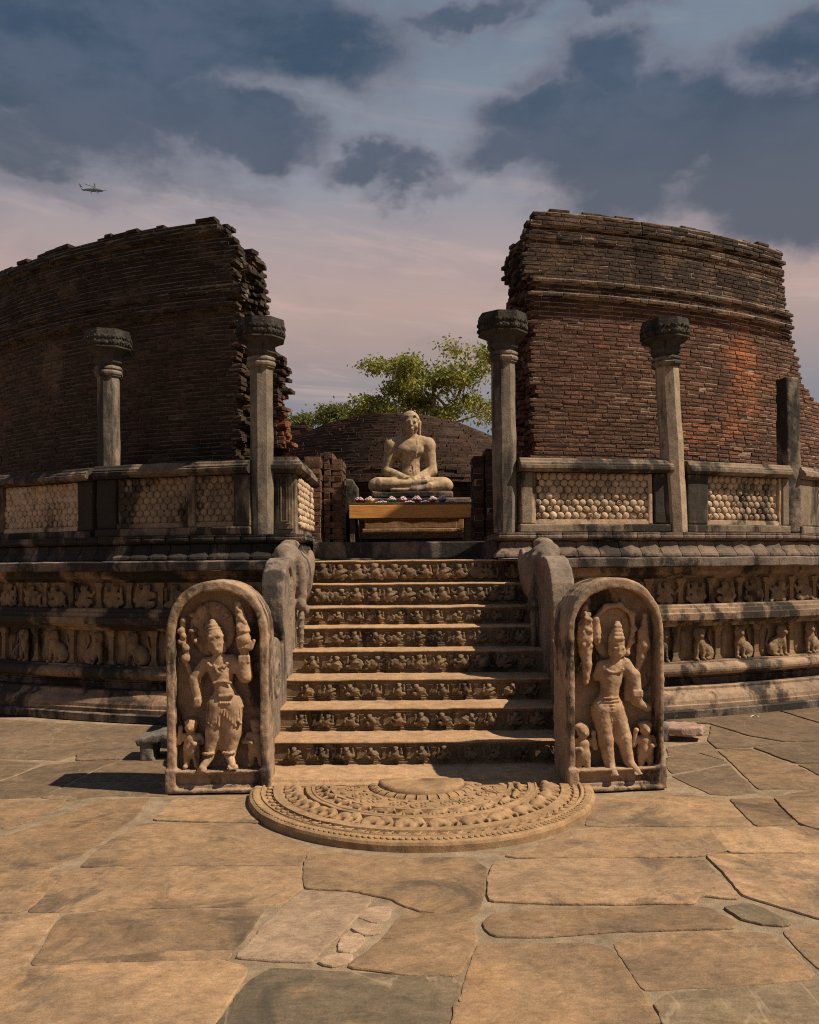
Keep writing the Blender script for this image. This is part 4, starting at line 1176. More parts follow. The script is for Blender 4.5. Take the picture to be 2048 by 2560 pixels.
def balustrade(label, x0, x1, posts, panel, R=9.52, hs=1., wear=0., zc=2.55, caps=((0, 1),), strips=(), dz=0., rail='rail', pmat='panel'):
    a, b = ring(R, th_px(x0, R)), ring(R, th_px(x1, R)); L = (b - a).length
    ang = math.atan2(b.y - a.y, b.x - a.x)
    t = thing('stone_balustrade', (a.x, a.y, 1.917 + dz), label, 'balustrade', 'carved balustrade sections on the terrace', rz=ang)
    f = lambda x: L * (x - x0) / (x1 - x0)
    z0 = 1.917
    lbox('bottom_rail', (0, -.10, 0), (L, .08, .085), rail, t)
    for (p0, p1, dp) in posts: lbox('post', (f(p0), -.085 - dp, .087), (f(p1), .08, zc - z0 - .002), rail, t, r=.015)
    for c0, c1 in caps:
        V, Fc = local_sweep(L * c0 + .002, L * c1 - .002, CAPP, zc - z0); lpart('cap_rail', V, Fc, rail, t)
    p0, p1 = f(panel[0]), f(panel[1])
    pn = lbox('panel', (p0 - .01, -.02, .087), (p1 + .01, .06, zc - z0 - .002), pmat, t)
    for s0, s1 in strips: lbox('panel_strip', (f(s0), -.065, .089), (f(s1), .05, zc - z0 - .004), pmat, t, r=.01)
    fr = joinm([(boxV((p0, -.058, .089), (p1, -.02, .125))), (boxV((p0, -.05, .126), (p1, -.02, .14)))])
    lpart('panel_ledge', rough_pts(fr[0], .002, 9), fr[1], pmat, t)
    V, Fc = lattice(p0 + .012, p1 - .012, .145, zc - z0 - .012, -.022, hs, wear=wear)
    lpart('rosette_carving', V, Fc, pmat, t, smooth=True, kind='stuff')
    return t
balustrade('pale balustrade panel of round rosettes between the two complete right columns', 1293, 1672, [(1297, 1326, .0), (1628, 1672, -.01)], (1330, 1626), strips=((1322, 1334), (1614, 1624)), hs=1.25)
balustrade('rosette balustrade panel between the right capital column and the broken pillar', 1706, 1962, [(1708, 1756, .005), (1944, 1960, .0)], (1757, 1938), strips=((1938, 1945),), hs=1.1)
balustrade('balustrade end beyond the broken pillar at the right photo edge', 1984, 2330, [(1985, 2022, .0), (2290, 2330, 0)], (2026, 2288), hs=1.0)
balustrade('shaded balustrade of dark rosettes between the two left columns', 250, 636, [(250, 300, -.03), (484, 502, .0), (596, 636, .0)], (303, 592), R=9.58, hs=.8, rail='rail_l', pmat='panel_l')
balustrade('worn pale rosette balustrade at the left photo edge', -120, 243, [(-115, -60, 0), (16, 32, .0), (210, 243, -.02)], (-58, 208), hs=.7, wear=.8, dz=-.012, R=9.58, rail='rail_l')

# carved end post of the balustrade, turning into the passage
ep = thing('carved_post', (-1.315, 9.0, 1.917), 'square carved balustrade end post with moulded cap beside the left column', 'post')
rbox('body', (-1.425, 9.0, 1.917), (-1.185, 10.62, 2.56), 'rail', ep, r=.012)
rbox('front_panel', (-1.395, 8.985, 1.97), (-1.215, 9.02, 2.53), 'rail', ep, r=.012)
for k_, (a_, c_) in enumerate(((.03, .972), (.055, .962))):
    fr = joinm([boxV((-1.395 + a_, 8.985 - .012 - .008 * k_, 2.0 + a_), (-1.215 - a_, 8.99, 2.012 + a_)), boxV((-1.395 + a_, 8.985 - .012 - .008 * k_, 2.013 + a_), (-1.383 + a_, 8.99, 2.50)), boxV((-1.227 - a_, 8.985 - .012 - .008 * k_, 2.013 + a_), (-1.215 - a_, 8.99, 2.50))])
    wpart('panel_frame', rough_pts(fr[0], .002, 12), fr[1], 'rail', ep)
V, Fc = lattice(.10, 1.5, .07, .60, 0., 1.1)
V = np.c_[-1.186 - V[:, 1] - .0, 9.04 + V[:, 0], 1.93 + V[:, 2]]
wpart('rosette_carving', V, Fc, 'panel', ep, True, kind='stuff')
cpts = [Vector((-1.44, 9.0, 0)), Vector((-1.185, 9.0, 0)), Vector((-1.185, 10.62, 0))]
cn = [(0., -1.), (1., -1.), (1., 0.)]
V, Fc = sweep(cpts, cn, [(-.12, 2.562), (.02, 2.562), (.055, 2.585), (.075, 2.60), (.075, 2.645), (.055, 2.655), (.05, 2.68), (.02, 2.70), (.015, 2.73), (-.12, 2.735)])
wpart('cap', rough_pts(V, .004, 8), Fc, 'rail', ep)
rbox('cap_core', (-1.42, 9.06, 2.565), (-1.26, 10.60, 2.733), 'rail', ep)

# ================================================================== COLUMNS
def col_shape(H, n=8):
    cap = [(.125, -.50), (.135, -.495), (.135, -.485), (.148, -.475), (.152, -.455), (.140, -.438), (.132, -.43), (.146, -.418), (.146, -.40), (.132, -.388), (.120, -.380), (.124, -.37),
           (.146, -.345), (.150, -.315), (.142, -.285), (.145, -.262), (.160, -.245), (.192, -.228), (.228, -.214), (.240, -.206), (.240, -.192), (.226, -.186), (.226, -.176), (.236, -.172), (.238, -.16), (.238, -.03), (.232, -.026), (.232, -.004), (.20, 0.0)]
    return cap
def densify(V, Fc, it=1): return V, Fc
def octo(prof_, zs=.0, wob=.0, seg=None):
    c8 = 1 / math.cos(math.pi / 8)
    pr = []
    for (r0, z0), (r1, z1) in zip(prof_[:-1], prof_[1:]):
        k = max(1, int(abs(z1 - z0) / .12))
        for j in range(k): pr.append(((r0 + (r1 - r0) * j / k) * c8, z0 + (z1 - z0) * j / k))
    pr.append((prof_[-1][0] * c8, prof_[-1][1]))
    V, Fc = lathe(pr, 8, math.pi / 8); return V, Fc
def column(px, R, H, label, lean=0., mat='column', rz=0., group='stone columns on the terrace', yaw=0.):
    p = ring(R, th_px(px, R), 1.917)
    t = thing('stone_column', tuple(p), label, 'column', group, rz=yaw)
    t.rotation_euler = (0, lean, yaw)
    V, Fc = octo([(.112, 0), (.115, .3), (.118, 1.0), (.116, H - .50)])
    obj('shaft', mesh_np('shaft', rough_pts(V, .004, 5), Fc, False), mat, t)
    cap = col_shape(H)
    k1 = [i for i, q in enumerate(cap) if q[1] > -.381][0]
    V, Fc = octo([(r, z + H) for r, z in cap[:k1 + 1]]); obj('neck_ring', mesh_np('neck_ring', rough_pts(V, .003, 9), Fc, False), 'column', t)
    V, Fc = octo([(r, z + H) for r, z in cap[k1:19]]); obj('bell', mesh_np('bell', rough_pts(V, .003, 9), Fc, False), 'capital', t)
    V, Fc = octo([(r, z + H) for r, z in cap[18:]]); ab = obj('abacus', mesh_np('abacus', rough_pts(V, .003, 9), Fc, False), 'capital', t)
    # carved foliage band around the abacus
    parts = []
    for f in range(8):
        a = 2 * math.pi * f / 8
        for j in range(5):
            for q in range(2):
                v, fc = rosette(random.uniform(.016, .024), random.uniform(.012, .02), 7, j % 2)
                v = v + np.array(((j - 2) * .038 + random.uniform(-.006, .006), -.237, H - .15 + q * .055 + random.uniform(-.008, .008)))
                c_, s_ = math.cos(a), math.sin(a); parts.append((np.c_[v[:, 0] * c_ - v[:, 1] * s_, v[:, 0] * s_ + v[:, 1] * c_, v[:, 2]], fc))
    V, Fc = joinm(parts); obj('carved_band', mesh_np('carved_band', V, Fc, False), 'capital', ab, kind='stuff')
    return t
column(275, 9.44, 2.28, 'dark capital stone column standing behind the left balustrade', yaw=.25)
column(657, 9.54, 2.23, 'tall stone column with carved capital at the left edge of the entrance', yaw=.20)
column(1264, 9.50, 2.26, 'tall stone column with carved capital at the right edge of the entrance', yaw=.12, lean=-.006)
column(1692, 9.55, 2.28, 'leaning sunlit stone column with blackened capital before the red wall', mat='column_sunlit', lean=-.050, yaw=-.12)
bp = ring(9.50, th_px(1976, 9.5), 1.917)
t = thing('stone_pillar', tuple(bp), 'plain broken square pillar without capital at the far right', 'pillar', 'stone columns on the terrace', rz=.35)
t.rotation_euler = (0, -.012, .35)
s = Sdf((-.16, -.16, 0), (.16, .16, 1.9), .016); s.box((0, 0, .9), (.098, .088, .90), .012); s.box((.03, .02, 1.79), (.07, .05, .03), .01, .02)
s.noise(.006, 14); obj('shaft', s.mesh('shaft'), 'slab', t)
lump = at(1266, 757, 10.0)
# ================================================================== GUARDSTONES
def arch_poly(x0, x1, zb_, zs, zt, n=18, pw=2.0):
    c = (x0 + x1) / 2; r = (x1 - x0) / 2
    P = [(x0, zb_)]
    for i in range(n + 1):
        a = math.pi * (1 - i / n); ca, sa = math.cos(a), math.sin(a)
        P.append((c + r * math.copysign(abs(ca) ** (2 / pw), ca), zs + (zt - zs) * abs(sa) ** (2 / pw)))
    P.append((x1, zb_)); return P
def slab_mesh(w, H, zs, fl, fr, thick, seed, nich=.135, wob=.0):
    h = .0092; s = Sdf((-w / 2 - .06, -.05, -.03), (w / 2 + .06, thick + .03, H + .03), h)
    s.prism(arch_poly(-w / 2, w / 2, .0, zs, H, pw=2.15), 1, 0, thick, .016)
    s.prism(arch_poly(-w / 2 + fl, w / 2 - fr, .155, zs, H - .072, pw=2.15), 1, -.1, nich, .012, .008, 's')
    # plain socle between the feet of the frame, with small mouldings
    c = (fl - fr) / 2; hw = (w - fl - fr) / 2
    s.box((c, -.02, .082), (hw, .045, .052), .004, .004, 's')
    s.box((c, .0, .148), (hw + .004, .012, .011), .005, .006); s.box((c, -.002, .018), (hw + .004, .020, .016), .005, .006); s.box((c, .02, .045), (hw, .014, .016), .004, .006)
    for sd in (-1, 1): s.box((sd * (w / 2 - .028), .03, .085), (.040, .045, .085), .014, .012)
    s.noise(.0040, 11, seed); s.noise(.0026, 31, seed + 3); s.noise(.0014, 75, seed)
    return s.mesh('slab')
def child_figure(cx, cz, hgt, seed, armup=True, mirror=1):
    """attendant dwarf standing in the niche"""
    k = hgt / .35
    s = Sdf((cx - .12 * k, -.02, cz - .01), (cx + .12 * k, .16, cz + .40 * k), .0062)
    q = lambda x, y, z: (cx + mirror * x * k, .075 + y, cz + z * k)
    s.ell(q(0, .01, .145), (.062 * k, .055, .075 * k), .02); s.ell(q(0, .01, .215), (.055 * k, .05, .045 * k), .02)
    s.ell(q(.005, -.005, .295), (.043 * k, .045, .046 * k), .012); s.ell(q(.0, .01, .325), (.052 * k, .045, .03 * k), .01)
    s.ell(q(.005, -.05, .288), (.008, .01, .01), .006)
    for sd in (-1, 1):
        s.cone(q(sd * .03, .005, .09), q(sd * .035, 0, .03), .030 * k, .022 * k, .015); s.cone(q(sd * .035, -.005, .016), q(sd * .045, -.03, .012), .018 * k, .014 * k, .01)
        s.cone(q(sd * .055, .01, .23), q(sd * .09, 0, .185), .021 * k, .018 * k, .012)
        hd = q(sd * .075, -.01, .29) if (armup and sd > 0) else q(sd * .03, -.045, .18)
        s.cone(q(sd * .09, 0, .185), hd, .018 * k, .015 * k, .01); s.ell(hd, (.018, .018, .018), .008)
    s.noise(.0016, 34, seed); return s.mesh('attendant')
def foot(s, a, toe, w=.026):
    a = np.array(a, float); t_ = np.array(toe, float)
    s.cone(a, t_, w, w * .72, .014); d = (t_ - a); d /= np.linalg.norm(d); side = np.array((d[1], -d[0], 0)) ; side /= max(np.linalg.norm(side), 1e-6)
    for i in range(5): 
        o = t_ + side * (i - 2) * .0125 + np.array((0, 0, -.008)); s.cone(o, o + d * .016, .0078, .0065, .003)
def guard_left():
    pos = ground(545, 1983); t = thing('guardstone', tuple(pos), 'arched guardstone with crowned figure raising a pot, left of the steps', 'guardstone', 'carved guardstones flanking the stairs', rz=.03)
    obj('slab', slab_mesh(.715, 1.497, 1.10, .058, .058, .34, 1.), 'guard', t)
    g = lambda zx, zy, y=.06: ((zx - 525) / 1327, y, (2110 - zy) / 1327)
    s = Sdf((-.31, -.06, .14), (.31, .18, 1.30), .0054)
    # trunk
    s.ell(g(545, 960, .075), (.088, .055, .095), .03); s.ell(g(540, 905, .075), (.098, .042, .05), .03)
    s.cone(g(555, 1030, .075), g(572, 1150, .07), .068, .060, .03); s.ell(g(592, 1265, .075), (.108, .062, .075), .04)
    s.ell(g(590, 1180, .045), (.062, .045, .045), .03)
    # neck and head, tilted
    s.cone(g(528, 870, .065), g(520, 800, .06), .036, .031, .015)
    s.ell(g(513, 735, .045), (.050, .050, .060), .012, rot=-.15); s.ell(g(522, 785, .03), (.030, .032, .026), .014)
    s.ell(g(508, 738, .003), (.0085, .010, .020), .006, rot=-.15); s.ell(g(524, 772, .000), (.014, .008, .005), .004)
    for e in (-1, 1): s.ell(g(511 + e * 27, 722 + e * 4, .004), (.013, .006, .006), .004); s.ell(g(511 + e * 27, 708 + e * 4, .004), (.015, .006, .004), .004)
    for e in (-1, 1): s.ell(g(513 + e * 66, 745 + e * 8, .05), (.010, .014, .034), .006)
    s.cone(g(503, 672, .05), g(497, 640, .05), .052, .050, .008); s.cone(g(494, 630, .052), g(480, 555, .055), .040, .028, .006); s.ell(g(474, 528, .055), (.022, .020, .024), .004)
    for cx, cy, r in ((500, 655, .056), (492, 618, .048), (485, 582, .040), (478, 550, .031)): s.ell(g(cx, cy, .052), (r, r * .9, .009), .003, rot=-.12)
    for i in range(5): s.ell(g(460 + i * 20, 655 - i * 4, .004), (.009, .008, .012), .003)
    # raised left arm with vase
    s.cone(g(650, 885, .075), g(755, 1000, .055), .040, .040, .02); s.cone(g(780, 1030, .05), g(775, 890, .04), .046, .036, .02); s.cone(g(775, 890, .04), g(772, 800, .035), .034, .026, .01)
    for i in range(4): s.cone(g(735, 842 + i * 15, .012), g(812, 842 + i * 15, .012), .0075, .0075, .004)
    s.ell(g(775, 765, .03), (.040, .025, .020), .01)
    for i in range(5): s.cone(g(735 + i * 26, 755 + abs(i - 1.5) * 4, .005), g(722 + i * 36, 715 - i * 5, .01), .0085, .007, .004)
    # right arm with stalk
    s.cone(g(405, 905, .075), g(330, 1010, .06), .038, .034, .02); s.cone(g(300, 1050, .055), g(335, 1235, .045), .034, .026, .015); s.ell(g(335, 1255, .04), (.028, .028, .030), .01)
    for i in range(4): s.cone(g(318, 1240 + i * 18, .015), g(352, 1236 + i * 18, .012), .008, .007, .003)
    # legs under a cloth
    s.cone(g(520, 1310, .07), g(480, 1560, .065), .078, .056, .02); s.cone(g(480, 1560, .065), g(435, 1760, .06), .055, .036, .02)
    s.cone(g(650, 1310, .07), g(655, 1560, .065), .078, .056, .02); s.cone(g(655, 1560, .065), g(625, 1760, .06), .055, .036, .02)
    s.cone(g(590, 1400, .115), g(555, 1670, .125), .065, .06, .03)
    foot(s, g(430, 1790, .045), g(385, 1868, -.015)); foot(s, g(625, 1780, .045), g(665, 1850, -.01))
    s.F -= .006; g0 = g; g = lambda zx, zy, y=.06: g0(zx, zy, y - .010)
    # ornaments: necklace, belt, tassels, anklets
    for i in range(9):
        a = -1.2 + i * .3; s.ell(g(530 + 92 * math.sin(a), 880 + 62 * math.cos(a), .018), (.014, .009, .011), .005)
    for i in range(7): s.ell(g(500 + i * 14, 925 + 70 * math.sin(i * .5), .012), (.012, .010, .014), .005)
    for i in range(11): s.ell(g(490 + i * 16, 1070 + (i - 5) ** 2 * .6, .012), (.0085, .008, .012), .003)
    for i in range(12):
        a = -1.25 + i * .227; s.ell(g(592 + 158 * math.sin(a), 1300 + 34 * math.cos(a), .018 + .045 * (1 - math.cos(a))), (.019, .014, .014), .006)
    for i in range(5): s.ell(g(555 + i * 22, 1268, .004), (.010, .012, .012), .004)
    s.cone(g(550, 1205, .008), g(660, 1200, .008), .015, .015, .006)
    for i in range(13):
        x = 455 + i * 23; z1 = 1455 + 28 * math.sin(i * 2.1) - (70 if 4 < i < 8 else 0)
        s.cone(g(x, 1330, .008 + .0006 * abs(i - 6) ** 2), g(x - 6 + (i - 6) * 2, z1, .004 + .0006 * abs(i - 6) ** 2), .0095, .0085, .002); s.ell(g(x - 6 + (i - 6) * 2, z1 + 6, .018), (.012, .012, .014), .002)
    for bx, by in ((432, 1745), (622, 1740)):
        for i in range(5): s.ell(g(bx - 44 + i * 22, by, .03 - .018 * math.sin(i * .8)), (.014, .012, .012), .003)
    s.noise(.0012, 45, 2.); s.clip(1, hi=.140); obj('figure', s.mesh('figure'), 'figure', t)
    g = g0
    # cobra hood
    s = Sdf((-.28, .0, .95), (.16, .18, 1.42), .007)
    s.ell(g(455, 590, .115), (.165, .030, .20), .01); s.ell(g(455, 590, .085), (.135, .03, .165), .012, 's')
    for x, y in ((380, 365), (525, 380), (275, 450), (265, 600), (310, 700), (605, 455)):
        s.ell(g(x, y, .075), (.020, .022, .016), .012); s.cone(g(x, y, .085), g(x + (455 - x) * .25, y + (590 - y) * .25, .10), .016, .012, .01)
    s.noise(.003, 30); s.clip(1, hi=.140); obj('cobra_hood', s.mesh('cobra_hood'), 'figure', t)
    # vase with sprouting plants
    s = Sdf((.05, -.07, 1.0), (.30, .12, 1.40), .0068)
    s.ell(g(768, 680, .03), (.056, .052, .052), .01); s.cone(g(768, 632, .03), g(768, 615, .03), .035, .040, .006); s.ell(g(768, 600, .03), (.05, .045, .012), .006)
    s.cone(g(765, 590, .04), g(715, 350, .06), .050, .020, .01)
    for i in range(26):
        u = i / 26; x = 765 - 55 * u + 40 * (1 - u * .7) * math.sin(i * 2.4); y = 580 - 245 * u
        s.ell(g(x, y, .012 + .03 * u + .012 * math.cos(i * 1.7)), (.017, .016, .021), .004)
    s.noise(.003, 50); s.clip(1, hi=.140); obj('flower_vase', s.mesh('flower_vase'), 'figure', t)
    # stalk on the other side
    s = Sdf((-.31, -.02, .7), (-.10, .14, 1.30), .0075)
    pp = [(300, 1050), (245, 970), (215, 890), (215, 800), (190, 690), (185, 590), (193, 495)]
    for a, b in zip(pp[:-1], pp[1:]): s.cone(g(*a, .075), g(*b, .075), .020, .019, .012)
    for x, y, r in ((215, 855, .035), (222, 760, .028), (193, 497, .022), (170, 600, .024), (200, 650, .022), (165, 700, .018)): s.ell(g(x, y, .06), (r, r * .8, r), .012)
    s.noise(.004, 40); s.clip(1, hi=.140); obj('lotus_stalk', s.mesh('lotus_stalk'), 'figure', t)
    obj('attendant', child_figure((262 - 525) / 1327, (1895 - 0) and (2110 - 1893) / 1327, .345, 4., True, -1), 'figure', t)
    obj('attendant', child_figure((868 - 525) / 1327, (2110 - 1880) / 1327, .335, 9., True, 1), 'figure', t)
def guard_right():
    pos = ground(1545, 1977); t = thing('guardstone', tuple(pos), 'arched guardstone with weathered snake-hooded figure, right of the steps', 'guardstone', 'carved guardstones flanking the stairs', rz=.13)
    obj('slab', slab_mesh(.700, 1.492, 1.10, .045, .040, .36, 5., nich=.15), 'guard', t)
    g = lambda zx, zy, y=.07: ((zx - 600) / 1328, y, (2065 - zy) / 1328)
    s = Sdf((-.31, -.06, .11), (.31, .195, 1.22), .0054)
    s.ell(g(585, 985, .085), (.082, .055, .095), .03); s.ell(g(600, 930, .085), (.105, .042, .045), .03); s.cone(g(575, 1050, .08), g(565, 1180, .08), .064, .060, .03); s.ell(g(548, 1290, .085), (.100, .06, .075), .04)
    s.cone(g(615, 880, .075), g(622, 820, .07), .036, .032, .015)
    s.ell(g(632, 760, .06), (.048, .048, .062), .012); s.ell(g(632, 808, .045), (.028, .03, .024), .014)
    s.ell(g(634, 760, .017), (.0085, .010, .020), .006); s.ell(g(634, 795, .014), (.013, .008, .005), .004)
    for e in (-1, 1): s.ell(g(633 + e * 27, 742, .018), (.013, .006, .006), .004); s.ell(g(633 + e * 64, 770, .065), (.010, .014, .036), .006)
    s.cone(g(630, 700, .065), g(630, 665, .065), .050, .048, .008); s.cone(g(631, 655, .068), g(640, 520, .07), .044, .018, .008)
    for i in range(4): s.cone(g(600 + i * 6, 650 - i * 36, .02 + i * .008), g(662 - i * 4, 650 - i * 36, .02 + i * .008), .012, .012, .005)
    # arms
    s.cone(g(720, 905, .085), g(775, 1000, .07), .042, .040, .02); s.cone(g(790, 1010, .06), g(808, 1210, .05), .042, .038, .02)
    for i in range(3): s.cone(g(770, 1150 + i * 20, .015), g(842, 1150 + i * 20, .015), .007, .007, .003)
    s.cone(g(805, 1245, .055), g(935, 1320, .07), .030, .022, .015); s.cone(g(755, 985, .08), g(745, 1220, .085), .022, .024, .015)
    s.cone(g(495, 920, .09), g(455, 1010, .095), .035, .03, .02)
    # legs
    s.cone(g(490, 1340, .085), g(520, 1600, .075), .072, .052, .03); s.cone(g(520, 1600, .075), g(552, 1830, .065), .050, .034, .02)
    s.cone(g(612, 1330, .085), g(690, 1590, .075), .072, .052, .03); s.cone(g(690, 1590, .075), g(737, 1800, .065), .050, .034, .02)
    foot(s, g(555, 1850, .05), g(565, 1915, -.02)); foot(s, g(742, 1825, .05), g(785, 1895, -.01))
    s.F -= .006; g0 = g; g = lambda zx, zy, y=.07: g0(zx, zy, y - .010)
    for i in range(10):
        a = -1.2 + i * .267; s.ell(g(590 + 82 * math.sin(a), 925 + 45 * math.cos(a), .03), (.012, .009, .010), .005)
    for j in range(5):
        for i in range(7): s.ell(g(490 + i * 21 + j * 3, 1205 + j * 32, .022 + .012 * abs(i - 3) / 3), (.011, .008, .008), .004)
    for i in range(9): s.cone(g(470 + i * 19, 1360, .03), g(450 + i * 28, 1420, .03), .007, .006, .004)
    s.noise(.0022, 26, 6.); s.noise(.0014, 60, 2.); s.clip(1, hi=.155); obj('figure', s.mesh('figure'), 'figure', t)
    g = g0
    s = Sdf((-.22, .0, .88), (.22, .20, 1.34), .007)
    s.ell(g(620, 600, .14), (.150, .035, .205), .01); s.ell(g(628, 600, .105), (.125, .035, .175), .012, 's')
    rim = [(450, 690), (440, 480), (545, 355), (680, 345), (795, 430), (812, 570), (790, 690), (740, 800)]
    for a, b in zip(rim[1:-1], rim[2:]): s.cone(g(*a, .09), g(*b, .09), .017, .017, .012)
    for x, y in rim: s.ell(g(x, y, .085), (.024, .022, .020), .012)
    s.cone(g(445, 640, .085), g(440, 480, .09), .035, .03, .015)
    s.noise(.004, 26); s.clip(1, hi=.155); obj('cobra_hood', s.mesh('cobra_hood'), 'figure', t)
    s = Sdf((-.30, -.05, .70), (-.12, .16, 1.34), .0075)
    pp = [(338, 1060, .022), (350, 900, .034), (335, 770, .045), (335, 640, .056), (335, 520, .048), (335, 360, .022)]
    for (x0, y0, r0), (x1, y1, r1) in zip(pp[:-1], pp[1:]): s.cone(g(x0, y0, .085), g(x1, y1, .085), r0, r1, .015)
    for i in range(20):
        u = i / 20; s.ell(g(338 + 42 * (1 - .5 * u) * math.sin(i * 2.2), 740 - 350 * u, .045 + .01 * math.cos(i)), (.022 - .006 * u, .016, .02), .006)
    s.noise(.004, 35); s.clip(1, hi=.155); obj('flower_vase', s.mesh('flower_vase'), 'figure', t)
    s = Sdf((.14, -.04, .80), (.30, .16, 1.30), .0075)
    pp = [(845, 950, .022), (880, 830, .034), (905, 720, .045), (905, 600, .036), (915, 520, .018), (922, 440, .016)]
    for (x0, y0, r0), (x1, y1, r1) in zip(pp[:-1], pp[1:]): s.cone(g(x0, y0, .08), g(x1, y1, .08), r0, r1, .012)
    s.noise(.004, 35); s.clip(1, hi=.155); obj('snake_staff', s.mesh('snake_staff'), 'figure', t)
    obj('attendant', child_figure((295 - 600) / 1328, (2065 - 1930) / 1328, .36, 2., True, 1), 'figure', t)
    obj('attendant', child_figure((915 - 600) / 1328, (2065 - 1905) / 1328, .345, 7., True, -1), 'figure', t)
guard_left(); guard_right()

# ================================================================== MAKARA BALUSTERS OF THE STAIRS
def makara(xc, sd, label, rz=0.):
    """xc centre of the slab, sd = direction (in X) towards the stairs"""
    t = thing('stair_baluster', (xc, 6.4, .0), label, 'baluster', 'scrolled makara balusters of the stairs')
    Y0 = 6.4; hw = .10
    h = .012; s = Sdf((-.27, -.10, -.03), (.27, 2.65, 1.95), h)
    body = [(6.42, .0), (6.62, .42), (6.60, .55), (6.56, .74), (6.62, .90), (6.72, .985), (6.86, 1.03), (7.00, 1.0), (7.20, .93), (7.30, .95), (7.27, 1.12), (7.27, 1.28), (7.31, 1.43), (7.40, 1.55), (7.55, 1.63), (7.74, 1.665), (7.92, 1.645), (8.1, 1.55), (8.95, 1.45), (8.95, 0)]
    b = [(d - Y0, z) for d, z in body]
    s.prism(b, 0, -hw, hw, .014)
    q = [(7.34, 1.00), (7.34, 1.25), (7.40, 1.42), (7.52, 1.54), (7.72, 1.58), (7.84, 1.50), (7.80, 1.2), (7.74, .75), (7.5, .62), (7.36, .80)]
    s.prism([(d - Y0, z) for d, z in q], 0, min(sd * (hw - .022), sd * .3), max(sd * (hw - .022), sd * .3), .006, .006, 's')
    # spiral on the lower roll
    for i in range(26):
        a = i * .30; r = .235 - .0075 * i; c = (6.85 - Y0, .735)
        p0 = (sd * hw, c[0] + r * math.cos(a + 2.0), c[1] + r * math.sin(a + 2.0)); a2 = a + .30; r2 = r - .0075
        p1 = (sd * hw, c[0] + r2 * math.cos(a2 + 2.0), c[1] + r2 * math.sin(a2 + 2.0)); s.cone(p0, p1, .018, .018, .012)
    # head
    hx = sd * .05
    s.ell((hx, 8.38 - Y0, 1.48), (.17, .42, .27), .06); s.ell((hx - sd * .02, 8.12 - Y0, 1.66), (.13, .26, .12), .05)
    s.ell((hx - sd * .03, 8.28 - Y0, 1.795), (.085, .16, .05), .02); s.cone((hx - sd * .06, 8.0 - Y0, 1.70), (hx - sd * .06, 8.3 - Y0, 1.74), .09, .09, .03)
    s.ell((sd * .17, 8.15 - Y0, 1.50), (.06, .16, .17), .04); s.ell((sd * .19, 8.45 - Y0, 1.62), (.045, .13, .13), .03)
    s.cone((sd * .14, 7.98 - Y0, 1.66), (sd * .16, 8.02 - Y0, 1.32), .035, .05, .03)
    for i in range(9): s.ell((sd * (.135 + .005 * i), (7.955 + .006 * i) - Y0, 1.64 - i * .038), (.018, .018, .017), .006)
    s.ell((sd * .15, 8.02 - Y0, 1.24), (.05, .07, .07), .03); s.ell((sd * .185, 8.1 - Y0, 1.18), (.035, .05, .05), .02)
    s.cone((sd * .15, 8.02 - Y0, 1.14), (sd * .15, 8.0 - Y0, .82), .03, .022, .01)
    for z in (1.10, 1.02, .96, .88): s.ell((sd * .15, 8.01 - Y0, z), (.036, .036, .012), .006)
    s.noise(.002, 7, xc); s.noise(.0018, 24, xc + 5); s.noise(.0018, 55, xc); s.clip(2, lo=.0)
    obj('scroll_body', s.mesh('scroll_body'), 'makara', t)
makara(-1.165, 1, 'rough grey scrolled stair baluster with beaded head, behind left guardstone')
makara(1.30, -1, 'rough grey scrolled stair baluster shading the steps, behind right guardstone')

# ================================================================== MOONSTONE
MC = ground(1054, 1966, .075); MC = Vector((MC.x, 6.00, 0)); MR = 1.185
moon = thing('moonstone', tuple(MC), 'carved half-round moonstone slab at the foot of the steps', 'moonstone')
def half_lathe(pr, n=72, a0=math.pi, a1=2 * math.pi):
    V = []; k = len(pr); Fc = []
    for a in np.linspace(a0, a1, n + 1):
        for r, z in pr: V.append((r * math.cos(a), r * 1.03 * math.sin(a), z))
    for i in range(n):
        for j in range(k - 1): Fc.append((i * k + j, i * k + j + 1, (i + 1) * k + j + 1, (i + 1) * k + j))
    Fc.append(tuple(range(k))); Fc.append(tuple(n * k + j for j in range(k))[::-1])
    return np.array(V), Fc
bands = [('slab', [(.001, .0), (.001, .055), (.36, .055), (.60, .055), (.605, .070), (.635, .072), (.64, .050), (.735, .050), (.74, .070), (.76, .072), (.765, .066), (.785, .066), (.79, .072), (.80, .070), (.805, .046), (.955, .046), (.96, .066), (.965, .068), (1.02, .066), (1.025, .048), (1.085, .048), (1.09, .064), (1.10, .066), (1.105, .058), (1.165, .054), (1.178, .046), (1.185, .03), (1.185, -.02)])]
V, Fc = half_lathe(bands[0][1]); obj('slab', mesh_np('slab', rough_pts(V, .003, 9), Fc, False), 'moon', moon)
V, Fc = half_lathe([(.001, .05), (.001, .104), (.20, .105), (.275, .102), (.293, .092), (.30, .076), (.302, .05)], 40); V[:, 1] *= 1.0
obj('lotus_centre', mesh_np('lotus_centre', rough_pts(V, .002, 12), Fc, True), 'moon', moon)
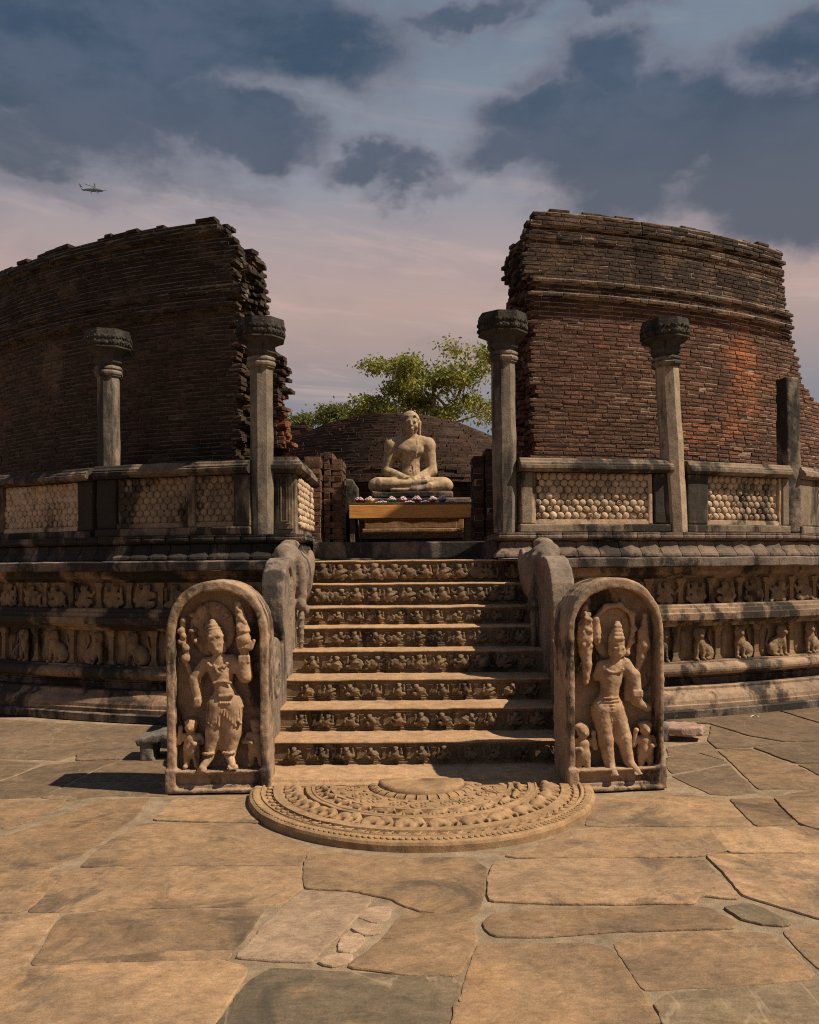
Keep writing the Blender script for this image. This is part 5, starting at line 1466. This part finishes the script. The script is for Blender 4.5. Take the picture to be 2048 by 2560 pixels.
for i in range(15):       # ring of lotus petals
    a0 = math.pi + math.pi * i / 15; a1 = math.pi + math.pi * (i + 1) / 15
    pts = []; Vp = []
    A = np.linspace(a0 + .012, a1 - .012, 6); pr = [(.30, .05), (.302, .072), (.325, .079), (.348, .075), (.366, .064), (.372, .05)]
    for j, a in enumerate(A):
        bl = 1 - .12 * ((j - 2.5) / 2.5) ** 4
        for r, z in pr: Vp.append((r * math.cos(a), r * 1.03 * math.sin(a), .05 + (z - .05) * bl))
    k = len(pr); Fp = [(x * k + y, x * k + y + 1, (x + 1) * k + y + 1, (x + 1) * k + y) for x in range(5) for y in range(k - 1)]
    Fp.append(tuple(range(k))); Fp.append(tuple(5 * k + y for y in range(k))[::-1])
    obj('lotus_petal', mesh_np('lotus_petal', np.array(Vp), Fp, True), 'moon', moon)
def relief(fn, lo, hi, h, name, seed=0.):
    s = Sdf(lo, hi, h); fn(s); s.noise(h * .35, 40, seed); s.clip(2, lo=-.006); m_ = s.mesh(name); m_.materials.append(M['moon']); return m_
def eleph(s):      # x forward, y up of the animal, z out of the slab
    s.ell((-.01, .01, .008), (.062, .042, .026), .012); s.ell((.062, .022, .010), (.034, .034, .026), .012)
    s.ell((.045, .018, .026), (.016, .022, .008), .006)
    s.cone((.085, .015, .01), (.098, -.02, .01), .014, .010, .008); s.cone((.098, -.02, .01), (.086, -.052, .008), .010, .007, .005)
    for x, o in ((-.055, .006), (-.028, -.006), (.022, .008), (.045, -.004)): s.cone((x, -.01, .006), (x + o, -.058, .006), .015, .012, .008)
    s.cone((-.07, .01, .006), (-.082, -.03, .004), .007, .005, .004)
def horse(s):
    s.ell((-.01, .008, .006), (.055, .026, .022), .01); s.cone((.04, .015, .008), (.07, .045, .010), .020, .014, .01); s.cone((.07, .048, .010), (.092, .032, .010), .012, .008, .006)
    s.cone((.045, .03, .012), (.066, .058, .012), .009, .006, .005)
    for x, o in ((-.05, -.02), (-.035, .012), (.03, .026), (.038, .004)): s.cone((x, -.004, .006), (x + o, -.045, .005), .011, .007, .006)
    s.cone((-.06, .012, .006), (-.085, -.02, .004), .008, .006, .005)
def goose(s):
    s.ell((-.005, .0, .004), (.026, .017, .015), .006); s.cone((.014, .006, .006), (.022, .024, .007), .008, .006, .005); s.ell((.025, .026, .008), (.009, .007, .008), .004); s.cone((-.02, .002, .004), (-.036, .008, .003), .009, .004, .004)
EL = relief(eleph, (-.10, -.08, -.01), (.12, .07, .05), .0055, 'elephant_carving'); HO = relief(horse, (-.10, -.06, -.01), (.11, .075, .045), .005, 'horse_carving', 3.)
GO = relief(goose, (-.05, -.03, -.01), (.045, .045, .03), .004, 'goose_carving', 5.)
def ring_of(me, name, r, n, z, sc, zs=1.3):
    for i in range(n):
        a = math.pi + math.pi * (i + .5) / n
        # tangent is the animal's forward; its back points to the centre
        p = (r * math.cos(a), r * 1.03 * math.sin(a), z)
        obj(name, me, None, moon, loc=p, rot=(0, 0, a + math.pi / 2), scale=(sc * random.uniform(.90, 1.08), sc * random.uniform(.92, 1.06), zs))
ring_of(EL, 'elephant_carving', .878, 14, .044, 1.08); ring_of(HO, 'horse_carving', .685, 12, .048, .95); ring_of(GO, 'goose_carving', 1.053, 40, .047, .9, .9)
parts = []      # rim of flame curls
for i in range(100):
    a = math.pi + math.pi * (i + .5) / 100; v, f = rosette(.019, .007, 7, True); v = np.c_[v[:, 0], v[:, 2], -v[:, 1]]; v[:, 1] *= 1.3
    c_, s_ = math.cos(a + math.pi / 2), math.sin(a + math.pi / 2); parts.append((np.c_[v[:, 0] * c_ - v[:, 1] * s_ + 1.137 * math.cos(a), v[:, 0] * s_ + v[:, 1] * c_ + 1.137 * 1.03 * math.sin(a), v[:, 2] + .056], f))
V, Fc = joinm(parts); obj('flame_rim', mesh_np('flame_rim', V, Fc, True), 'moon', moon, kind='stuff')
parts = []      # liya vine scrolls
for i in range(9):
    a = math.pi + math.pi * (i + .5) / 9; c = np.array((.485 * math.cos(a), .485 * 1.03 * math.sin(a)))
    sg = 1 if i % 2 else -1
    pth = [(c[0] + (.095 - .0062 * j) * math.cos(a + sg * j * .52), c[1] + (.095 - .0062 * j) * math.sin(a + sg * j * .52), .056) for j in range(14)]
    parts.append(tube(pth, [.0075] * 14, 6))
    for j in range(8):
        b = a + j * .785; v, f = rosette(.012, .007, 7); v = np.c_[v[:, 0], v[:, 2], -v[:, 1]] + np.array((c[0] + .055 * math.cos(b) * .7, c[1] + .055 * math.sin(b) * .7, .055)); parts.append((v, f))
    a2 = a + math.pi / 18
    for rr in (.40, .56):
        v, f = rosette(.024, .010, 8); v = np.c_[v[:, 0], v[:, 2], -v[:, 1]] + np.array((rr * math.cos(a2), rr * 1.03 * math.sin(a2), .055)); parts.append((v, f))
V, Fc = joinm(parts); obj('vine_scroll', mesh_np('vine_scroll', V, Fc, True), 'moon', moon, kind='stuff')
# ================================================================== SEATED STATUE
def buddha():
    p = at(1027, 1236, 12.5)
    t = thing('seated_statue', tuple(p), 'seated stone figure in meditation before the brick dome', 'statue')
    g = lambda zx, zy, y=0.: ((zx - 840) / 873, y, (1190 - zy) / 873)
    s = Sdf((-.68, -.48, -.01), (.68, .26, 1.26), .0115)
    # torso
    s.ell(g(840, 620, .02), (.225, .140, .20), .06); s.ell(g(840, 560, .03), (.27, .115, .10), .06)
    s.cone(g(840, 760, .02), g(838, 960, .02), .150, .150, .06, sy=.85); s.ell(g(838, 930, -.02), (.13, .11, .10), .05)
    s.ell(g(765, 640, -.07), (.10, .06, .075), .05); s.ell(g(915, 640, -.07), (.10, .06, .075), .05)
    # shoulders and arms
    for sx, ex, ey, hx in ((600, 545, 905, 800), (1072, 1105, 905, 900)):
        sd = -1 if sx < 840 else 1
        s.ell(g(sx, 575, .02), (.092, .095, .095), .06); s.cone(g(840 + sd * 30, 468, .02), g(sx, 535, .02), .060, .075, .06)
        s.cone(g(sx - sd * 4, 580, .02), g(ex, ey - 20, .0), .099, .080, .04); s.cone(g(ex + sd * 2, ey, -.01), g(hx, 1015, -.24), .079, .048, .03)
    # hands in the lap
    s.ell(g(835, 1010, -.27), (.115, .055, .022), .015); s.ell(g(870, 1038, -.275), (.12, .055, .020), .012)
    for i in range(4): s.cone(g(790 + i * 4, 1003 + i * 7, -.31 + .01 * i), g(885, 1000 + i * 6, -.325 + .012 * i), .013, .011, .004)
    for i in range(4): s.cone(g(960, 1030 + i * 6, -.315), g(820, 1024 + i * 7, -.335 + .01 * i), .013, .011, .004)
    s.cone(g(770, 995, -.26), g(860, 975, -.29), .018, .013, .006); s.cone(g(960, 1010, -.25), g(900, 1000, -.30), .018, .013, .006)
    # neck, head
    s.cone(g(842, 500, .02), g(845, 420, -.01), .082, .074, .03)
    for zy in (455, 475): s.cone(g(790, zy, -.06), g(895, zy, -.06), .012, .012, .012)
    s.ell(g(845, 290, -.005), (.113, .125, .150), .02); s.ell(g(848, 380, -.035), (.094, .088, .066), .03); s.ell(g(850, 420, -.085), (.034, .03, .028), .02)
    s.ell(g(845, 245, .01), (.130, .132, .125), .015); s.ell(g(842, 165, .02), (.062, .06, .045), .02)
    s.cone(g(738, 240, -.06), g(792, 205, -.118), .009, .009, .014); s.cone(g(792, 205, -.114), g(902, 205, -.114), .009, .009, .014); s.cone(g(902, 205, -.114), g(950, 245, -.06), .009, .009, .014)
    s.cone(g(850, 275, -.125), g(853, 325, -.155), .013, .020, .012); s.ell(g(853, 335, -.145), (.026, .018, .013), .008)
    s.ell(g(853, 368, -.128), (.036, .014, .009), .006); s.ell(g(853, 384, -.122), (.030, .014, .010), .006)
    for e in (-1, 1):
        s.ell(g(850 + e * 42, 285, -.112), (.034, .016, .016), .008); s.cone(g(850 + e * 18, 268, -.128), g(850 + e * 72, 266, -.098), .010, .008, .008)
        s.cone(g(848 + e * 112, 275, .0), g(848 + e * 112, 430, -.01), .023, .018, .008, sy=1.4); s.ell(g(852 + e * 55, 345, -.09), (.040, .03, .04), .025)
    # legs folded
    s.cone(g(455, 1090, -.22), g(760, 1080, -.10), .118, .110, .05); s.cone(g(1245, 1095, -.22), g(960, 1080, -.10), .118, .110, .05)
    s.ell(g(420, 1092, -.22), (.125, .125, .106), .04); s.ell(g(1262, 1098, -.22), (.122, .125, .100), .04)
    s.cone(g(470, 1095, -.28), g(880, 1085, -.36), .095, .055, .03); s.cone(g(1200, 1110, -.28), g(860, 1150, -.38), .080, .05, .03)
    s.cone(g(880, 1088, -.37), g(1030, 1055, -.36), .045, .032, .015); s.cone(g(1010, 1060, -.36), g(1065, 1048, -.34), .030, .022, .01)
    s.cone(g(860, 1158, -.38), g(620, 1160, -.38), .036, .024, .015)
    for i in range(4): s.cone(g(625, 1152 + i * 8, -.40 + .008 * i), g(590, 1155 + i * 7, -.40 + .008 * i), .012, .010, .004)
    s.ell(g(840, 1130, -.10), (.35, .25, .07), .04)
    # robe: edge line over the shoulder, hem at the left wrist, sash
    rl = [(935, 470, -.07), (930, 560, -.115), (918, 680, -.135), (908, 800, -.125), (905, 900, -.14), (908, 960, -.15)]
    for a, b in zip(rl[:-1], rl[1:]): s.cone(g(*a), g(*b), .006, .006, .012)
    
    for i in range(4): s.cone(g(985 + i * 9, 985, -.19 - .0 * i), g(1035 + i * 5, 1040, -.23), .011, .011, .004)
    s.ell(g(835, 915, -.125), (.010, .012, .010), .004, 's')
    s.noise(.0035, 12, 1.); s.noise(.0016, 40, 4.)
    obj('body', s.mesh('body'), 'buddha', t)
    # cracks of the repaired stone: thin dark seams raised a hair
    def seam(name, pts):
        dg = bpy.context.evaluated_depsgraph_get()
    return t
bud = buddha()
seat = thing('statue_seat', (0.02, 12.5, 1.84), 'moulded stone pedestal under the seated statue', 'pedestal')
bz = at(1027, 1236, 12.5).z
b0 = at(930, 1236, 12.1).x; b1 = at(1133, 1236, 12.1).x
rbox('seat_slab', (b0, 12.02, bz - .085), (b1, 13.05, bz + .004), 'slab', seat, r=.02, amp=.008)
rbox('upper_moulding', (at(900, 0, 11.97).x, 11.98, bz - .20), (at(1168, 0, 11.97).x, 13.1, bz - .09), 'slab', seat, r=.02)
rbox('dado', (at(911, 1300, 12.03).x, 12.03, 2.10), (at(1143, 1300, 12.03).x, 13.0, bz - .205), 'sand', seat)
rbox('dado_side', (at(1143, 1300, 12.1).x, 12.25, 2.10), (at(1162, 1300, 12.1).x, 13.0, 2.30), 'sand', seat)
rbox('lower_moulding', (at(905, 1320, 11.96).x, 11.97, 2.045), (at(1150, 1320, 11.96).x, 13.0, 2.095), 'sand', seat)
rbox('base_moulding', (at(900, 1330, 11.92).x, 11.92, 1.95), (at(1160, 1330, 11.92).x, 13.0, 2.04), 'sand', seat)
rbox('base', (at(905, 1340, 11.96).x, 11.96, 1.838), (at(1158, 1340, 11.96).x, 13.0, 1.945), 'slab', seat)

st = thing('stone_stele', (-.835, 12.0, 1.84), 'upright broken stone slab beside the left end of the table', 'slab')
s = Sdf((-.16, -.2, -.02), (.16, .2, 1.02), .014)
s.prism([(-.115, 0), (-.115, .88), (-.08, .945), (.03, .945), (.11, .81), (.115, 0)], 1, -.12, .12, .02); s.noise(.006, 12)
q = s.mesh('body'); obj('body', q, 'slab', st, loc=(.02, 0, 0))

# ---------------------------------------------------------------- offering table
TD = 11.52
tz = at(1028, 1262, TD).z; tb = at(1028, 1295, TD).z
tx0, tx1 = at(873, 1280, TD).x, at(1184, 1280, TD).x
tbl = thing('offering_table', ((tx0 + tx1) / 2, TD + .25, 1.84), 'long wooden offering table in front of the seated statue', 'table')
rbox('front_apron', (tx0, TD, tb), (tx1, TD + .035, tz), 'wood', tbl, r=.004, amp=.001)
rbox('back_apron', (tx0, TD + .33, tb), (tx1, TD + .365, tz), 'wood', tbl, r=.004, amp=.001)
for x_ in (tx0 + .002, tx1 - .034): rbox('side_apron', (x_, TD + .037, tb + .002), (x_ + .032, TD + .328, tz - .002), 'wood', tbl, r=.004, amp=.001)
for i in range(4):
    y = TD + .003 + i * .091
    rbox('top_plank', (tx0 + .015, y, tz + .001), (tx1 - .01, y + .088, tz + .032), 'oldwood', tbl, r=.004, amp=.002)
for x_, w_ in ((tx0 + .004, .068), (tx1 - .112, .10)):
    for y in (TD + .04, TD + .255): rbox('leg', (x_, y, 1.842), (x_ + w_, y + .068, tb + .02 if y > TD + .1 else tz - .004), 'oldwood', tbl, r=.006, amp=.003)
# bowls of flowers
def bowl_mesh(r=.062, h=.05):
    V, Fc = lathe([(.001, 0), (r * .45, 0), (r * .55, .006), (r * .9, h * .6), (r, h), (r * .95, h), (r * .85, h * .65), (.001, h * .55)], 16); return mesh_np('bowl', V, Fc, True)
def flowers_mesh(r, hh, n, seed, flat=False):
    rr = random.Random(seed); parts = []
    for i in range(n):
        a = rr.random() * 6.283; q = math.sqrt(rr.random()) * r; z = hh * (1 - (q / r) ** 2) * rr.uniform(.5, 1) if not flat else rr.uniform(0, .012)
        v, f = lathe([(.001, 0), (.010, .002), (.012, .008), (.007, .012), (.001, .010)], 5, rr.random()); sc = rr.uniform(.8, 1.3)
        parts.append((np.array(v) * sc + np.array((q * math.cos(a), q * math.sin(a), z)), f))
    V, Fc = joinm(parts); return mesh_np('flowers', V, Fc, False)
bw = [(898, 'maroon', 'maroon bowl heaped with white petals at the left end of the table', .060), (924, 'yellow', 'yellow bowl of petals second from the left on the table', .062), (980, 'green', 'green bowl heaped with petals left of the table middle', .052), (1008, 'red', 'small red bowl under petals at the table middle', .050), (1042, 'plum', 'dark plum bowl heaped high just right of the table middle', .062),
      (1082, 'brick', 'orange red bowl of petals left of the blue bowl', .056), (1106, 'blue', 'blue bowl at the right end of the row on the table', .060)]
for i, (px, c, lb, r) in enumerate(bw):
    y = TD + .12 + (.03 if i % 2 else 0); p = at(px, 1258, y)
    t = thing('offering_bowl', (p.x, y, tz + .033), lb, 'bowl', 'bowls of flower offerings on the table')
    obj('bowl', bowl_mesh(r), 'bowl_' + c, t); obj('flowers', flowers_mesh(r * .95, .05, 70, i), 'flower', t, loc=(0, 0, .038))
for i, (px, r) in enumerate(((955, .085), (1025, .07), (1064, .06), (1128, .055))):
    y = TD + .10; p = at(px, 1258, y)
    obj('petal_heap', flowers_mesh(r, .02, 60, 20 + i), 'flower', loc=(p.x, y, tz + .033),
        label=('loose white petals between the yellow and green bowls', 'loose white petals between the red and plum bowls', 'loose white petals between the plum and orange red bowls', 'small heap of white petals at the right end of the table')[i], cat='petals', group='loose petals on the offering table')

# ---------------------------------------------------------------- loose stones
def fragment(label, pos, parts, rz=0.):
    t = thing('stone_fragment', pos, label, 'stone', 'broken stones behind the guardstones', rz=rz)
    for nm, mt, fn, lo, hi in parts:
        s = Sdf(lo, hi, .012); fn(s); s.noise(.010, 9); s.noise(.004, 30); s.clip(2, lo=-.02); obj(nm, s.mesh(nm), mt, t)
gp = ground(1715, 1853)
def f1(s): s.prism([(-.20, .02), (-.17, .20), (-.02, .30), (.16, .27), (.22, .12), (.14, -.02), (-.05, -.03)], 2, .045, .125, .012)
def f2(s): s.box((-.20, .10, .06), (.07, .10, .085), .03)
fragment('pinkish broken stone slab lying behind the right guardstone', tuple(gp), [('slab', 'pinkstone', f1, (-.3, -.12, -.05), (.35, .4, .25)), ('block', 'greystone', f2, (-.32, -.05, -.05), (-.08, .28, .2))])
gp = ground(385, 1902)
def f3(s): s.box((.06, .14, .19), (.22, .15, .035), .02, 0, 'u', -.22, 1)
def f4(s): s.box((-.07, .12, .07), (.06, .12, .09), .025)
fragment('shadowed grey stone slab propped on a block behind the left guardstone', tuple(gp), [('slab', 'greystone', f3, (-.2, -.1, .05), (.4, .4, .4)), ('block', 'greystone', f4, (-.18, -.05, -.05), (.05, .3, .22))])
gp = ground(1885, 1793)
obj('paper_scrap', mesh_np('paper_scrap', [(-.04, 0, .004), (.0, .02, .012), (.05, -.01, .006), (.045, -.025, .003), (.01, -.005, .018), (-.035, -.015, .002)], [(0, 5, 4, 1), (1, 4, 3, 2)], False), 'paper', loc=tuple(gp + Vector((0, 0, .006))), label='tiny white scrap on the paving below the right terrace', cat='litter')

# ---------------------------------------------------------------- trees
def tree(label, base, limbs, clumps, leaf, nleaf, lsize, seed, bark='bark'):
    r = np.random.default_rng(seed); t = thing('tree', base, label, 'tree', 'trees beyond the ruin')
    parts = [tube([Vector(p) - Vector(base) for p in pth], rad, 7) for pth, rad in limbs]
    V, Fc = joinm(parts); obj('trunk', mesh_np('trunk', V, Fc, True), bark, t)
    cl = np.array([c[:3] for c in clumps]); rd = np.array([c[3] for c in clumps]); wgt = rd ** 2; wgt = wgt / wgt.sum()
    # sprays of leaves clustered on twigs
    ns = nleaf // 14; ci = r.choice(len(cl), ns, p=wgt)
    d = r.normal(size=(ns, 3)); d /= np.linalg.norm(d, axis=1, keepdims=True)
    c = cl[ci] + d * (rd[ci] * (r.random(ns) ** .45))[:, None] * np.array((1, 1, .42))
    c = np.repeat(c, 14, 0); n = len(c); c = c + r.normal(size=(n, 3)) * lsize * np.array((1.5, 1.5, .9))
    u = r.normal(size=(n, 3)); u /= np.linalg.norm(u, axis=1, keepdims=True); w = np.cross(u, r.normal(size=(n, 3))); w /= np.linalg.norm(w, axis=1, keepdims=True)
    sz = lsize * r.uniform(.6, 1.25, (n, 1)); a = u * sz * .5; b = w * sz * .24
    VV = np.stack([c - a, c + b, c + a, c - b], 1).reshape(-1, 3) - np.array(base); FF = np.arange(4 * n).reshape(n, 4)
    obj('crown', mesh_np('crown', VV, FF, False), leaf, t)
D = 36.
def Tp(x, y, dd=0.): return tuple(at(x, y, D + dd))
base = (at(1110, 1300, D).x, D, 0.)
cl = []
rr = random.Random(5)
def clump(x, y, r, n, sp=1.):
    for i in range(n): cl.append(Tp(x + rr.uniform(-1, 1) * r * sp, y + rr.uniform(-.55, .55) * r * sp, rr.uniform(-1.2, 1.2)) + (r / 60. * rr.uniform(.20, .38),))
for x, y, r, n in ((1000, 935, 62, 7), (1065, 955, 70, 8), (1120, 930, 50, 5), (1140, 868, 26, 4), (1110, 880, 20, 2), (1190, 905, 42, 5), (1220, 890, 35, 3), (1215, 940, 28, 2), (955, 1005, 50, 5), (905, 1025, 40, 5), (1040, 1000, 60, 5), (980, 1045, 60, 4), (1185, 1020, 50, 5), (1215, 1050, 40, 4), (1235, 985, 26, 2), (1130, 1040, 50, 4), (1090, 990, 34, 3), (950, 920, 24, 2)): clump(x, y, r, n)
limbs = [([base, Tp(1108, 1150), Tp(1100, 1080)], [.28, .22, .18]), ([Tp(1100, 1080), Tp(1085, 1010), Tp(1070, 985), Tp(1040, 950)], [.14, .10, .07, .04]), ([Tp(1085, 1010), Tp(1082, 985), Tp(1100, 930)], [.08, .06, .03]),
         ([Tp(1100, 1080), Tp(1125, 1045), Tp(1142, 1000), Tp(1158, 955), Tp(1172, 940), Tp(1205, 925)], [.11, .085, .075, .06, .045, .025]), ([Tp(1158, 955), Tp(1145, 930), Tp(1120, 925)], [.06, .05, .03]), ([Tp(1172, 940), Tp(1168, 915), Tp(1150, 890)], [.05, .04, .025]), ([Tp(1142, 1000), Tp(1120, 968)], [.04, .02]),
         ([Tp(1100, 1075), Tp(1120, 1020), Tp(1085, 985)], [.12, .08, .05]), ([Tp(1100, 1080), Tp(1040, 1040), Tp(980, 1010), Tp(930, 1015)], [.12, .08, .06, .03]), ([Tp(1125, 1060), Tp(1190, 1040), Tp(1215, 1010)], [.05, .035, .02]),
         ([Tp(1040, 950), Tp(1005, 930), Tp(960, 935)], [.04, .03, .02])]
tree('spreading yellow green tree with pale limbs above the dome', base, limbs, cl, 'leaf', 17000, .18, 3)
D = 60.
for k, (lb, xs) in enumerate((('small distant tree top between the dome and the left broken wall', [(750, 1050, 26, 4), (735, 1058, 20, 3), (765, 1056, 20, 2)]), ('pale distant tree just left of the dome top', [(810, 1052, 24, 4), (835, 1040, 26, 4), (858, 1048, 26, 4), (885, 1045, 24, 3)]))):
    cl = []
    for q in xs: clump(q[0], q[1], q[2], q[3])
    cl = [(a, b, c, e * 1.7) for a, b, c, e in cl]
    x = xs[1][0]; base = (at(x, 1300, D).x, D, 0.)
    tree(lb, base, [([base, Tp(x, 1200), Tp(x + 4, 1080), Tp(x + 8, 1050)], [.3, .22, .12, .05]), ([Tp(x + 4, 1080), Tp(x - 16, 1055)], [.1, .04]), ([Tp(x + 4, 1085), Tp(x + 26, 1055)], [.1, .04])], cl, 'leaf2', 2200 if k == 0 else 4200, .26, 20 + k)
# the right-hand tree continues behind the column
# ---------------------------------------------------------------- helicopter
HD = 620.; hp = at(229, 474, HD)
heli = thing('helicopter', tuple(hp), 'small distant helicopter flying below the clouds at left', 'helicopter')
def H(zx, zy, y=0.): return ((zx - 850) / 17.25 * HD / F_PX, y, (590 - zy) / 17.25 * HD / F_PX)
u = HD / F_PX / 17.25
s = Sdf((-10, -2.2, -3.5), (11, 2.2, 6), .22)
s.ell(H(1000, 600), (6.0, 1.35, 1.55), .8); s.ell(H(1180, 630), (3.4, 1.2, .95), .6); s.cone(H(850, 590), H(520, 600), .95, .55, .6); s.cone(H(520, 600), H(450, 570), .6, .5, .4); s.cone(H(460, 580), H(370, 410), .55, .38, .4); s.ell(H(960, 520), (2.2, .8, .5), .5)
obj('fuselage', s.mesh('fuselage'), 'heli', heli)
parts = []
for a in (.25, 1.82, 3.39, 4.96):
    L = 7.6; hx, _, hz = H(1010, 490)
    c_, s_ = math.cos(a), math.sin(a); tl = .24
    v = [(L * q * c_ + w * -s_, L * q * s_ + w * c_, -L * q * c_ * tl) for q, w in ((.05, -.25), (1, -.25), (1, .25), (.05, .25))]
    v = [(hx + x, y, hz + z) for x, y, z in v]; v2 = [(x, y, z + .12) for x, y, z in v]
    obj('rotor_blade', mesh_np('rotor_blade', v + v2, [(3, 2, 1, 0), (4, 5, 6, 7), (0, 1, 5, 4), (1, 2, 6, 5), (2, 3, 7, 6), (3, 0, 4, 7)], False), 'rotor', heli)
V, Fc = tube([H(1010, 540), H(1010, 478)], .25, 8); obj('mast', mesh_np('mast', V, Fc, False), 'rotor', heli)
for x0, x1 in ((800, 815), (1080, 1110)):
    for sd in (-1, 1):
        V, Fc = tube([(H(x0, 640)[0], sd * .8, H(x0, 650)[2]), (H(x1, 740)[0], sd * 1.3, H(x1, 735)[2])], .22, 6); w_ = obj('landing_strut', mesh_np('landing_strut', V, Fc, False), 'heli', heli)
for k_ in range(4):
    a = k_ * math.pi / 2 + .3; c = H(350, 380); V, Fc = tube([(c[0], -.5, c[2]), (c[0] + 1.6 * math.cos(a), -.5, c[2] + 1.6 * math.sin(a))], [.12, .10], 5); obj('tail_rotor_blade', mesh_np('tail_rotor_blade', V, Fc, False), 'rotor', heli)
V, Fc = boxV((H(400, 0)[0] - .6, -2.0, H(0, 455)[2] - .06), (H(400, 0)[0] + .6, 2.0, H(0, 455)[2] + .06)); obj('tailplane', mesh_np('tailplane', V, Fc, False), 'heli', heli)
